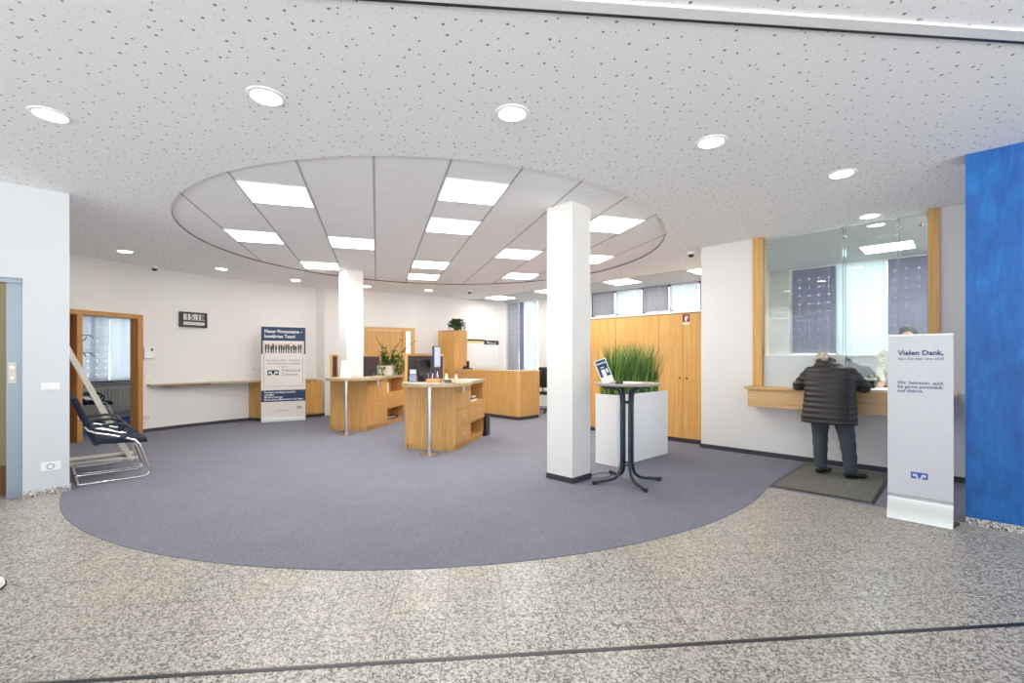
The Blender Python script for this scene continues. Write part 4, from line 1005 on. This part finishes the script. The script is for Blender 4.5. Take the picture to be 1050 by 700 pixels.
# year planner on the back wall
wa = Vector((-2.15,12.15)); wb = Vector(W(-9.85,9.9)[:2]); dw = (wb-wa).normalized(); rzp = math.atan2(dw.y, dw.x)
def on_wall(r):   # distance along the wall where the sight ratio X/Y equals r
    lo = (r*wa.y-wa.x)/(dw.x-r*dw.y); return lo
p0 = on_wall((479-525)/473); p1 = on_wall((511-525)/473)
yp = thing('year_planner', 'large white year planner with yellow heading strip on the back wall', 'calendar', (wa.x+dw.x*p0, wa.y+dw.y*p0, 1.05), rzp)
wl = p1-p0
MB().box(0, wl, -0.012, -0.004, 0, 0.80).build('sheet', M['paper'], yp)
MB().box(0, wl*0.52, -0.016, -0.012, 0.70, 0.80).build('yellow_strip', M['yellow'], yp); MB().box(0, wl*0.55, -0.018, -0.012, 0.775, 0.82).build('black_edge', M['black'], yp)
s_ = MB().box(wl*0.52, wl, -0.018, -0.012, 0.68, 0.80).build('black_strip', M['black'], yp)
text('heading_text', 'Planer', 0.10, M['paper'], s_, at(wl*0.6, -0.0195, 0.70), width=wl*0.32)
q = MB()
for r_i in range(9):
    for c_i in range(16): q.box(0.04+c_i*(wl-0.1)/16, 0.04+c_i*(wl-0.1)/16+0.03, -0.0128, -0.012, 0.12+r_i*0.06+0.002*c_i, 0.125+r_i*0.06+0.002*c_i)
q.build('printed_dates', M['grey'], yp)
MB().box(0.03, wl-0.05, -0.0130, -0.012, 0.06, 0.075).build('yellow_footer', M['yellow'], yp)

# ------------------------------------------------------------------ tall cabinets and sign
cabs = [(-5.40,-4.974+0.576,'far left tall honey cabinet, partly behind the front pillar'), (-4.398,-3.586,'wide tall honey cabinet door behind the grass planter'), (-3.586,-2.845,'tall honey double-door cabinet nearest the white wall end')]
for i, (a_, b_2, lab) in enumerate(cabs):
    if i == 2: cabinet_box('tall_cabinet', lab, 'cabinet', a_, b_2, 7.08, 7.52, 2.045, [0.405, b_2-a_-0.405], M['wood_cab'], (0.365,0.07), group='tall honey coloured cabinets')
    elif i == 1: cabinet_box('tall_cabinet', lab, 'cabinet', a_, b_2, 7.08, 7.52, 2.045, [b_2-a_], M['wood_cab'], group='tall honey coloured cabinets')
    else: cabinet_box('tall_cabinet', lab, 'cabinet', a_, b_2, 7.08, 7.52, 2.045, [0.5, b_2-a_-0.5], M['wood_cab'], group='tall honey coloured cabinets')
fs = thing('fire_extinguisher_sign', 'small fire extinguisher sign on top corner of the double-door cabinet', 'sign', W(-3.125, 7.079, 1.965), RZ)
MB().box(-0.055, 0.055, -0.003, 0, -0.055, 0.06).build('panel', M['signred'], fs)
q = MB(); q.box(-0.018, 0.012, -0.004, -0.003, -0.042, 0.018); q.box(-0.01, 0.006, -0.004, -0.003, 0.018, 0.034); q.box(0.0, 0.032, -0.004, -0.003, 0.026, 0.034); q.box(0.024, 0.032, -0.004, -0.003, -0.01, 0.03); q.build('extinguisher_symbol', M['paper'], fs)
MB().box(-0.055, 0.055, -0.003, 0, -0.10, -0.06).build('caption_strip', M['ivory'], fs)

# windows in the far wall
wf = struct(MB().box(-9.78, -8.58, 9.86, 9.90, 0.75, 0.80).build('window_2', M['plastic'], rz=RZ))
q = MB(); q.box(-9.78, -9.74, 9.84, 9.92, 0.8, CH-0.01); q.box(-8.62, -8.58, 9.84, 9.92, 0.8, CH-0.01); q.box(-9.2, -9.15, 9.84, 9.92, 0.8, CH-0.01); q.box(-9.78, -8.58, 9.84, 9.92, CH-0.06, CH-0.01); q.build('window_frame', M['plastic'], wf)
MB().box(-9.74, -8.62, 9.875, 9.88, 0.8, CH-0.06).build('window_pane', M['winglass'], wf)
bl = thing('curtain_panels', 'grey and white curtain panels at the far window above the reception counter', 'curtain', W(0,0,0), RZ)
for x0, x1, m_, dy in ((-9.75,-9.29,'blind_pattern',0.0),(-9.29,-9.10,'blind_grey',0.015),(-9.10,-8.60,'blind_white',0.0)):
    MB().box(x0, x1, 9.74+dy, 9.744+dy, 0.82, CH-0.03).build('curtain_panel', M[m_], bl)
MB().box(-9.76, -8.58, 9.73, 9.77, CH-0.03, CH-0.008).build('curtain_rail', M['plastic'], bl)
wf = struct(MB().box(-6.80, -2.82, 9.80, 9.96, 2.34, 2.375).build('window_3', M['plastic'], rz=RZ))
q = MB()
for x in (-6.80, -6.11, -5.39, -4.714, -4.053, -3.35, -2.87): q.box(x, x+0.04, 9.84, 9.92, 2.37, CH-0.008)
q.box(-6.80, -2.82, 9.84, 9.92, CH-0.05, CH-0.008); q.build('window_frame', M['base'], wf)
MB().box(-6.78, -2.84, 9.875, 9.88, 2.37, CH-0.05).build('window_pane', M['winglass'], wf)
bl = thing('curtain_panels', 'alternating grey and white curtain panels in the high windows over the tall cabinets', 'curtain', W(0,0,0), RZ)
xs = [-6.79, -6.11, -5.39, -4.714, -4.053, -3.35, -2.83]
for i in range(6):
    MB().box(xs[i]+0.035, xs[i+1]-0.012, 9.80, 9.804, 2.40, CH-0.02).build('curtain_panel', M['blind_pattern' if i % 2 == 0 else 'blind_white'], bl)
wf = struct(MB().box(-2.35, 2.6, 9.70, 10.0, 1.38, 1.41).build('window_4', M['plastic'], rz=RZ))
q = MB()
for x in (-2.35, -1.64, -0.92, 0.4, 1.5, 2.55): q.box(x, x+0.05, 9.84, 9.92, 1.41, CH-0.008)
q.box(-2.35, 2.6, 9.84, 9.92, CH-0.05, CH-0.008); q.build('window_frame', M['plastic'], wf)
MB().box(-2.30, 2.6, 9.875, 9.88, 1.41, CH-0.05).build('window_pane', M['winglass'], wf)
bl = thing('curtain_panels', 'dark dotted and white curtain panels in the teller room window', 'curtain', W(0,0,0), RZ)
for x0, x1, m_ in ((-2.29,-1.62,'blind_grey'),(-1.60,-0.93,'blind_white'),(-0.91,0.0,'blind_grey'),(0.02,0.7,'blind_white'),(0.72,1.5,'blind_grey')):
    MB().box(x0, x1, 9.76, 9.764, 1.42 if m_ == 'blind_grey' else 0.25, CH-0.03).build('curtain_panel', M[m_], bl)
MB().box(-2.34, 1.6, 9.74, 9.775, CH-0.03, CH-0.008).build('curtain_rail', M['plastic'], bl)

# ------------------------------------------------------------------ teller window
tc_ = thing('teller_counter', 'long beech teller counter with deep apron projecting from the right wall', 'counter', W(0,0,0), RZ)
MB().box(-2.093, -0.10, 6.66, 6.68, 0.69, 0.925, 0.002).build('apron', M['wood_x'], tc_)
MB().box(-2.093, -2.073, 6.68, 6.905, 0.69, 0.925).build('side_panel', M['wood_x'], tc_)
MB().box(-0.12, -0.10, 6.68, 6.905, 0.69, 0.925).build('side_panel', M['wood_x'], tc_)
MB().box(-2.13, -0.06, 6.63, 6.905, 0.925, 0.96, 0.004).build('ledge', M['wood_x'], tc_)
MB().box(-2.085, -0.225, 6.905, 7.65, 0.925, 0.96).build('worktop', M['plastic'], tc_)
MB().box(-2.07, -0.12, 6.68, 6.905, 0.69, 0.70).build('underside', M['wood_x'], tc_)
MB().box(-1.9, -0.4, 7.60, 7.64, 0.004, 0.925).build('inner_support', M['plastic'], tc_)
tg = thing('teller_glazing', 'clear teller screen of tall glass panes between two beech posts', 'glass screen', W(0,0,0), RZ)
MB().box(-2.09, -1.975, 6.86, 7.06, 0.962, CH-0.002, 0.003).build('post', M['wood_cab'], tg)
MB().box(-0.294, -0.200, 6.86, 7.06, 0.962, CH-0.002, 0.003).build('post', M['wood_cab'], tg)
for x0, x1, n0, z0 in ((-1.972,-1.05,6.93,0.965),(-1.09,-0.545,6.975,1.06),(-0.555,-0.297,6.93,1.06)):
    gp = MB().box(x0, x1, n0, n0+0.010, z0, CH-0.01).build('glass_pane', M['glass'], tg)
    e = MB(); e.box(x1-0.006, x1, n0-0.001, n0+0.011, z0, CH-0.01); e.box(x0, x0+0.006, n0-0.001, n0+0.011, z0, CH-0.01); e.build('polished_edge', M['glassedge'], gp)
    if z0 < 1: MB().box(x0+0.002, x1-0.006, n0-0.002, n0-0.0005, z0, 1.372).build('frosted_film', M['frost'], gp)
for s_, z in ((-1.90,2.83),(-1.065,2.83),(-0.55,2.87),(-0.36,2.84)):
    k = MB().lathe([(0,0),(0.024,0),(0.024,0.02),(0.012,0.03),(0,0.03)], 18).build('glass_clamp', M['chrome'], tg, True); k.matrix_local = Matrix.Translation((s_, 6.928, z)) @ Matrix.Rotation(PI/2, 4, 'X')
cm = thing('cash_counter', 'black counting machine with pale top and two knobs behind the teller glass', 'machine', W(-0.92, 7.36, 0.961), RZ)
MB().box(-0.11, 0.11, -0.08, 0.08, 0, 0.10, 0.008).build('body', M['black'], cm); MB().box(-0.12, 0.12, -0.09, 0.09, 0.10, 0.125, 0.004).build('top_plate', M['ivory'], cm)
MB().box(-0.03, 0.05, -0.092, -0.09, 0.10, 0.124).build('label_strip', M['paper'], cm)
for x in (-0.07, 0.06): MB().lathe([(0,0.125),(0.03,0.125),(0.03,0.15),(0.015,0.165),(0,0.165)], 16, (x, 0)).build('knob', M['grey'], cm, True)
q = MB()
for k in range(4): q.box(-0.06+k*0.035, -0.04+k*0.035, -0.082, -0.08, 0.03, 0.07)
q.build('printed_digits', M['grey'], cm)
tag(MB().box(-0.15, 0.15, -0.10, 0.10, 0, 0.004).build('paper_sheet', M['paper'], None, loc=W(-0.95, 7.14, 0.9602), rz=RZ), 'white sheet on the teller counter before the counting machine', 'paper')
tag(MB().box(-0.10, 0.12, -0.07, 0.07, 0, 0.003).build('coin_mat', M['black'], None, loc=W(-0.70, 6.78, 0.9602), rz=RZ), 'dark flat tray on the ledge right of the customer', 'tray')

# door mat
tm = thing('door_mat', 'olive grey door mat with black rubber edge below the teller counter', 'mat', W(-1.025, 6.07, 0.004), RZ)
MB().box(-0.435, 0.435, -0.74, 0.74, 0, 0.005).build('rubber_edge', M['black'], tm); MB().box(-0.405, 0.405, -0.71, 0.71, 0.005, 0.009).build('pile', M['mat'], tm)

# ------------------------------------------------------------------ planter and bar table
pl = thing('grass_planter', 'tall white box planter filled with long green grass', 'planter', (1.292, 5.66, 0.004), math.radians(42.5))
q = MB(); Lp, Wp, h = 1.215, 0.33, 0.88; t = 0.015
for a_, b_2, c_, d_ in ((0,Lp,0,t),(0,Lp,Wp-t,Wp),(0,t,t,Wp-t),(Lp-t,Lp,t,Wp-t)): q.box(a_, b_2, c_, d_, 0, h)
q.box(t, Lp-t, t, Wp-t, 0.0, 0.02); q.build('box', M['white'], pl)
MB().box(t, Lp-t, t, Wp-t, h-0.09, h-0.05).build('soil', M['soil'], pl)
def grass(n, m_, seed):
    random.seed(seed); mb = MB()
    for _ in range(n):
        x = random.uniform(0.03, Lp-0.20); y = random.uniform(0.03, Wp-0.03); a = random.uniform(0, 2*PI); H = random.uniform(0.36, 0.76); bend = random.uniform(0.02, 0.26)*H/0.5; w0 = random.uniform(0.004, 0.009)
        d = Vector((math.cos(a), math.sin(a), 0)); s_ = Vector((-d.y, d.x, 0)); pr = None
        for k in range(6):
            t_ = k/5; p = Vector((x, y, h-0.052)) + d*bend*t_**2.2 + Vector((0,0,H*(t_-0.12*bend*t_**3)))
            wv = w0*(1-t_**1.6)+0.0006; c2 = [mb.bm.verts.new(p-s_*wv), mb.bm.verts.new(p+s_*wv)]
            if pr: mb.bm.faces.new((pr[0], pr[1], c2[1], c2[0]))
            pr = c2
    o = mb.build('grass_blades', m_, pl, True); o['kind'] = 'stuff'
grass(800, mat('grass_green', (0.06,0.17,0.025), 0.5, bscale=8), 1); grass(420, mat('grass_light', (0.26,0.38,0.07), 0.5, bscale=8), 2); grass(60, mat('grass_dry', (0.42,0.32,0.14), 0.6, bscale=8), 4)

bt = thing('bar_table', 'round standing table with grey top and four curved dark tube legs', 'table', (1.237, 4.968, 0.004), 0)
MB().lathe([(0,1.045),(0.335,1.045),(0.35,1.052),(0.35,1.064),(0.345,1.07),(0,1.07)], 64).build('table_top', M['tabtop'], bt, True)
for a in (194, 104, 10, 284):
    c_, s_ = math.cos(math.radians(a)), math.sin(math.radians(a))
    pr = [(0.375,0.024),(0.30,0.030),(0.19,0.040),(0.135,0.055),(0.09,0.095),(0.068,0.155),(0.062,0.24),(0.062,0.85),(0.066,0.93),(0.082,0.98),(0.12,1.010),(0.20,1.022),(0.27,1.026)]
    lg = MB().tube([(r_*c_, r_*s_, z) for r_, z in pr], 0.0165, 12).build('leg', M['tabmetal'], bt, True)
    MB().tube([((0.355)*c_, 0.355*s_, 0.022), (0.395*c_, 0.395*s_, 0.022)], 0.022, 12).build('rubber_foot', M['black'], lg, True)
    MB().box(-0.04, 0.04, -0.02, 0.02, 1.024, 1.045).build('mounting_plate', M['black'], lg).matrix_local = Matrix.Translation((0.25*c_, 0.25*s_, 0)) @ Matrix.Rotation(math.radians(a), 4, 'Z')
q = MB()
for z in (0.20, 0.86): q.tube([(0.064*math.cos(2*PI*k/20), 0.064*math.sin(2*PI*k/20), z) for k in range(20)], 0.010, 8, closed=True)
q.build('clamp_ring', M['tabmetal'], bt, True)
tb = thing('poster_stand', 'blue and white poster in a slanted acrylic stand on the bar table', 'poster stand', (1.02, 4.86, 1.0745), math.radians(8))
T = Matrix.Rotation(math.radians(-14), 4, 'X') @ Matrix.Shear('XZ', 4, (0.0, 0.0))
TT = Matrix.Rotation(math.radians(-17), 4, 'Y')
tb.rotation_euler = (0, 0, math.radians(20)); tb.scale = (0.92, 0.92, 0.92)
card = MB().box(-0.078, 0.078, -0.002, 0.002, 0.0, 0.29, T=TT @ T).build('card', M['paper'], tb)
MB().box(-0.066, 0.066, -0.0032, -0.002, 0.085, 0.28, T=TT @ T).build('blue_print', M['bannerblue'], card)
q = MB(); q.box(-0.035, 0.015, -0.0042, -0.0032, 0.06, 0.17, T=TT @ T); q.box(-0.03, 0.02, -0.0042, -0.0032, 0.19, 0.20, T=TT @ T); q.box(0.028, 0.05, -0.0042, -0.0032, 0.12, 0.17, T=TT @ T); q.build('white_print', M['paper'], card)
text('poster_text', 'Neues Konto', 0.035, M['paper'], card, TT @ T @ at(-0.058, -0.0045, 0.235), width=0.116, bold=0.001)
MB().box(-0.03, 0.11, -0.02, 0.07, 0, 0.004).build('stand_foot', M['acrylic'], tb)
cl = thing('black_pen_holder', 'flat black clip lying before the poster on the bar table', 'pen holder', (1.10, 4.74, 1.0745), 0.1)
MB().box(-0.04, 0.04, -0.012, 0.012, 0, 0.022, 0.004).build('holder', M['black'], cl); MB().tube([(-0.03,0,0.027),(0.05,0.01,0.027)], 0.004, 8).build('pen', M['black'], cl, True)
tag(MB().box(-0.11, 0.11, -0.15, 0.15, 0, 0.006).build('leaflet', M['paper'], None, loc=(1.26, 4.93, 1.0745), rz=0.5), 'open white leaflet in the middle of the bar table', 'leaflet', 'leaflets on the bar table')
tag(MB().box(-0.11, 0.11, -0.09, 0.09, 0, 0.005).build('leaflet', mat('beige_leaflet', (0.50,0.46,0.38), 0.7), None, loc=(1.43, 4.90, 1.0745), rz=-0.2), 'beige leaflet at the right side of the bar table', 'leaflet', 'leaflets on the bar table')
cv = MB(); cv.tube([(0.89,5.22,0.012),(0.98,5.33,0.012),(1.09,5.36,0.012),(1.13,5.28,0.012),(1.08,5.16,0.012),(0.98,5.10,0.012),(0.89,5.08,0.012)], 0.005, 8)
tag(cv.build('floor_cable', mat('grey_cable', (0.16,0.15,0.12), 0.6), None, True), 'thin dark cable looped on the carpet beside the front pillar', 'cable')
# grey floor stand entering at the left edge
fo = thing('floor_stand', 'grey rounded stand foot just entering at the left photo edge', 'stand', (-3.10, 2.62, 0.0))
MB().lathe([(0,0.012),(0.15,0.012),(0.145,0.035),(0.10,0.055),(0.03,0.065),(0,0.065)], 32).build('foot_cover', M['plastic'], fo, True); MB().lathe([(0,0),(0.155,0),(0.155,0.012),(0,0.012)], 32).build('rubber_base', M['black'], fo, True)
MB().tube([(-0.02,0,0.06),(-0.02,0,1.1)], 0.02, 12).build('pole', M['plastic'], fo, True)

# ------------------------------------------------------------------ people
def hand(mb, wrist, fwd, up, side, s=1.0, curl=0.5):
    """palm and five fingers; side = direction of the thumb"""
    w, f, u, sd = Vector(wrist), Vector(fwd).normalized(), Vector(up).normalized(), Vector(side).normalized()
    for k in range(4):
        o = (k-1.5)*0.0195*s; a = w + sd*(-o)*0.7; b = w + f*0.085*s + sd*(-o); mb.cap(a, 0.016*s, b, 0.0125*s)
        L = (0.040, 0.046, 0.043, 0.034)[k]*s; p = b
        dirs = [f, (f - u*curl*0.6).normalized(), (f - u*curl*1.2).normalized()]
        for j, dn in enumerate(dirs):
            q = p + dn*L*(0.95, 0.62, 0.48)[j]; mb.cap(p, (0.0095-0.001*j)*s, q, (0.0088-0.001*j)*s); p = q
    tb_ = w + f*0.025*s + sd*0.028*s; t1 = tb_ + (f*0.6+sd*0.8).normalized()*0.040*s; t2 = t1 + (f*0.9+sd*0.3-u*0.2).normalized()*0.032*s
    mb.cap(tb_, 0.015*s, t1, 0.011*s); mb.cap(t1, 0.011*s, t2, 0.009*s)
def head_into(mb, c, R, s=1.0):
    c = Vector(c)
    mb.ball(c, 0.098*s, (0.80,0.98,1.05), R, 3)
    mb.ball(c + R @ Vector((0,0.028,-0.052))*s, 0.062*s, (0.90,1.0,1.0), R, 3)      # jaw
    mb.ball(c + R @ Vector((0,0.070,-0.098))*s, 0.022*s, (1.1,0.8,0.8), R, 2)       # chin
    mb.cap(c + R @ Vector((0,0.093,0.005))*s, 0.010*s, c + R @ Vector((0,0.113,-0.032))*s, 0.014*s)  # nose
    mb.ball(c + R @ Vector((0,0.088,-0.066))*s, 0.018*s, (1.3,0.5,0.45), R, 2)      # lips
    for sx in (-1, 1):
        mb.ball(c + R @ Vector((sx*0.079,-0.005,-0.022))*s, 0.026*s, (0.32,0.75,1.1), R, 2)
        mb.cap(c + R @ Vector((sx*0.018,0.086,0.016))*s, 0.011*s, c + R @ Vector((sx*0.048,0.076,0.016))*s, 0.010*s)
    return mb
def eyes(c, R, o, s=1.0):
    q = MB(); q2 = MB()
    for sx in (-1, 1):
        q.ball(Vector(c) + R @ Vector((sx*0.031,0.088,-0.003))*s, 0.0115*s); q2.ball(Vector(c) + R @ Vector((sx*0.031,0.0965,-0.003))*s, 0.0055*s)
    e = q.build('eyes', M['paper'], o, 'all'); q2.build('irises', M['stem'], e, 'all')

cu_ = thing('person', 'person with grey hair in black quilted jacket leaning on the teller counter', 'person', W(-1.10, 6.30, 0.0135), RZ)
HR = Matrix.Rotation(math.radians(-28), 3, 'X'); HC = (-0.125, 0.275, 1.268)
bd_ = MB()
head_into(bd_, HC, HR)
bd_.cap((-0.07,0.13,1.17), 0.062, (-0.11,0.22,1.235), 0.055)
bd_.loft([((0,0.0,0.80),0.15,0.10),((0,0.0,0.92),0.16,0.11),((0,0.03,1.02),0.15,0.105),((-0.02,0.07,1.13),0.16,0.10),((-0.05,0.11,1.20),0.10,0.07)])
sh_l, el_l, wr_l = (-0.20,0.10,1.14), (-0.335,0.19,0.985), (-0.20,0.405,1.005)
sh_r, el_r, wr_r = (0.15,0.12,1.14), (0.275,0.20,0.99), (0.235,0.425,1.005)
for s_, e_, w_ in ((sh_l,el_l,wr_l),(sh_r,el_r,wr_r)): bd_.cap(s_, 0.050, e_, 0.038); bd_.cap(e_, 0.038, w_, 0.026)
hand(bd_, (-0.19,0.42,1.0), (0.35,0.9,-0.06), (0,0,1), (1,-0.3,0), 0.95, 0.35); hand(bd_, (0.235,0.44,1.0), (-0.15,0.95,-0.06), (0,0,1), (-1,-0.1,0), 0.95, 0.35)
legs = (((-0.095,0,0.84),(-0.105,0.035,0.47),(-0.09,-0.01,0.09)),((0.095,0,0.84),(0.155,0.0,0.47),(0.20,-0.05,0.09)))
for a_, b_2, c_ in legs: bd_.cap(a_, 0.085, b_2, 0.055); bd_.cap(b_2, 0.055, c_, 0.035); bd_.cap(c_, 0.033, (c_[0],c_[1]+0.08,0.035), 0.026)
organic('body', bd_, 0.0055, M['skin'], cu_, 3); eyes(HC, HR, cu_)
jk = MB()
jk.loft([((-0.015,0.0,0.585),0.275,0.175),((-0.015,0.0,0.66),0.272,0.175),((-0.01,0.01,0.80),0.258,0.165),((-0.01,0.03,0.95),0.252,0.158),((-0.02,0.06,1.08),0.255,0.150),((-0.03,0.085,1.17),0.225,0.130),((-0.04,0.11,1.235),0.155,0.105),((-0.06,0.135,1.275),0.100,0.088),((-0.075,0.155,1.30),0.085,0.080)], 28)
jk.cap(sh_l, 0.095, (-0.345,0.17,0.99), 0.075); jk.cap((-0.345,0.17,0.99), 0.070, (-0.235,0.34,1.015), 0.054); jk.cap((-0.235,0.34,1.015), 0.050, (-0.205,0.40,1.02), 0.044)
jk.cap(sh_r, 0.098, (0.285,0.18,1.0), 0.074); jk.cap((0.285,0.18,1.0), 0.068, (0.245,0.36,1.02), 0.052); jk.cap((0.245,0.36,1.02), 0.050, (0.237,0.41,1.02), 0.044)
def quilt(c): return 0.010*abs(math.sin(PI*(c.z+0.06*c.y)/0.062)) - 0.006
organic('quilted_jacket', jk, 0.011, M['jacket'], cu_, 5, quilt)
col_ = MB(); col_.tube([(-0.07+0.078*math.cos(2*PI*k/20), 0.150+0.070*math.sin(2*PI*k/20), 1.290+0.018*math.sin(2*PI*k/20)) for k in range(20)], 0.026, 10, closed=True); col_.build('collar', M['jacket'], cu_, 'all')
tr = MB(); tr.loft([((0,0.0,0.62),0.16,0.12),((0,0.0,0.76),0.185,0.13),((0,0,0.90),0.17,0.12)])
for a_, b_2, c_ in legs: tr.cap((a_[0],a_[1],0.74), 0.112, b_2, 0.083); tr.cap(b_2, 0.083, (c_[0],c_[1],0.10), 0.066)
def fold(c): return 0.004*math.sin(c.z*55+c.x*30)*max(0, 1-abs(c.z-0.28)/0.25)
organic('trousers', tr, 0.011, M['trousers'], cu_, 6, fold)
for nm, x, y, a in (('shoe',-0.09,0,-0.35),('shoe',0.20,-0.05,-0.75)):
    sm = MB(); R3 = Matrix.Rotation(a, 3, 'Z')
    for p, r_, sc_ in (((0,-0.03,0.045),0.045,(0.9,1.1,1)),((0,0.05,0.04),0.045,(0.95,1.3,0.85)),((0.0,0.13,0.03),0.045,(0.98,1.2,0.62))): 
        q = R3 @ Vector(p); sm.ball((x+q.x, y+q.y, q.z), r_, sc_, R3)
    sm.cap((x,y,0.05), 0.042, (x,y,0.09), 0.044)
    so = organic(nm, sm, 0.007, M['shoe'], cu_, 3)
    for v in so.data.vertices: v.co.z = max(v.co.z, 0.0)
hr = MB(); Hc = Vector(HC)
hr.ball(Hc + HR @ Vector((0,-0.018,0.018)), 0.106, (0.86,0.95,1.03), HR, 3); hr.ball(Hc + HR @ Vector((0,-0.05,-0.03)), 0.080, (1.0,0.7,1.0), HR, 3)
random.seed(9)
for k in range(60):
    a = random.uniform(0, 2*PI); e = random.uniform(-0.2, 1.4); d = Vector((math.cos(a)*math.cos(e), math.sin(a)*math.cos(e)-0.35, math.sin(e))).normalized()
    hr.ball(Hc + HR @ (Vector((0,-0.018,0.018)) + Vector((d.x*0.088, d.y*0.098, d.z*0.105))), random.uniform(0.010,0.018), sub=1)
organic('hair', hr, 0.006, M['hair'], cu_, 2)

te = thing('person', 'teller in beige patterned cardigan behind the glass, mostly hidden by the white banner', 'person', W(-0.58, 7.92, 0.004), RZ+PI)
TH = (-0.05, 0.10, 1.63); TR_ = Matrix.Rotation(math.radians(-12), 3, 'X')
b = MB(); head_into(b, TH, TR_, 1.0); b.cap((0,0.02,1.42), 0.052, (-0.03,0.07,1.55), 0.050)
b.loft([((0,0,0.88),0.15,0.10),((0,0,1.05),0.14,0.10),((0,0,1.25),0.17,0.11),((0,0.01,1.38),0.16,0.09),((0,0.01,1.43),0.08,0.06)])
al = (((-0.19,0,1.37),(-0.25,0.08,1.13),(-0.15,0.23,1.03)),((0.19,0,1.37),(0.25,0.08,1.13),(0.20,0.23,1.03)))
for s_, e_, w_ in al: b.cap(s_, 0.045, e_, 0.036); b.cap(e_, 0.036, w_, 0.025)
for (s_, e_, w_), sx in zip(al, (1, -1)): hand(b, (w_[0],w_[1]+0.01,w_[2]-0.01), (0,1,-0.45), (0,0,1), (sx,0,0), 0.9, 0.3)
for sx in (-1, 1): b.cap((sx*0.09,0,0.88), 0.085, (sx*0.09,0.02,0.48), 0.055); b.cap((sx*0.09,0.02,0.48), 0.055, (sx*0.09,0,0.09), 0.036); b.cap((sx*0.09,0,0.06), 0.034, (sx*0.09,0.10,0.035), 0.026)
organic('body', b, 0.006, M['skin'], te, 3); eyes(TH, TR_, te)
k = MB(); k.loft([((0,0,0.76),0.21,0.14),((0,0,0.95),0.20,0.14),((0,0,1.12),0.19,0.135),((0,0,1.28),0.20,0.13),((0,0.0,1.38),0.18,0.11),((0,0.01,1.44),0.09,0.07)], 24)
for s_, e_, w_ in al: k.cap(s_, 0.072, e_, 0.058); k.cap(e_, 0.058, w_, 0.042)
organic('cardigan', k, 0.010, M['cardigan'], te, 5)
k = MB(); k.loft([((0,0,0.80),0.16,0.11),((0,0,0.92),0.165,0.115)])
for sx in (-1, 1): k.cap((sx*0.09,0,0.84), 0.10, (sx*0.09,0.02,0.48), 0.072); k.cap((sx*0.09,0.02,0.48), 0.072, (sx*0.09,0,0.11), 0.06)
organic('trousers', k, 0.012, M['trousers'], te, 4)
for sx in (-1, 1):
    sm = MB(); sm.ball((sx*0.09,0.0,0.04), 0.042, (0.9,1.2,0.95)); sm.ball((sx*0.09,0.09,0.032), 0.044, (0.9,1.6,0.7)); so = organic('shoe', sm, 0.008, M['shoe'], te, 2)
    for v in so.data.vertices: v.co.z = max(v.co.z, 0.0)
k = MB(); k.ball(Vector(TH) + TR_ @ Vector((0,-0.022,0.022)), 0.110, (0.88,0.95,1.03), TR_, 3); k.ball(Vector(TH) + TR_ @ Vector((0,-0.055,-0.05)), 0.085, (1.0,0.7,1.1), TR_, 3)
organic('hair', k, 0.007, M['hair_dark'], te, 2)
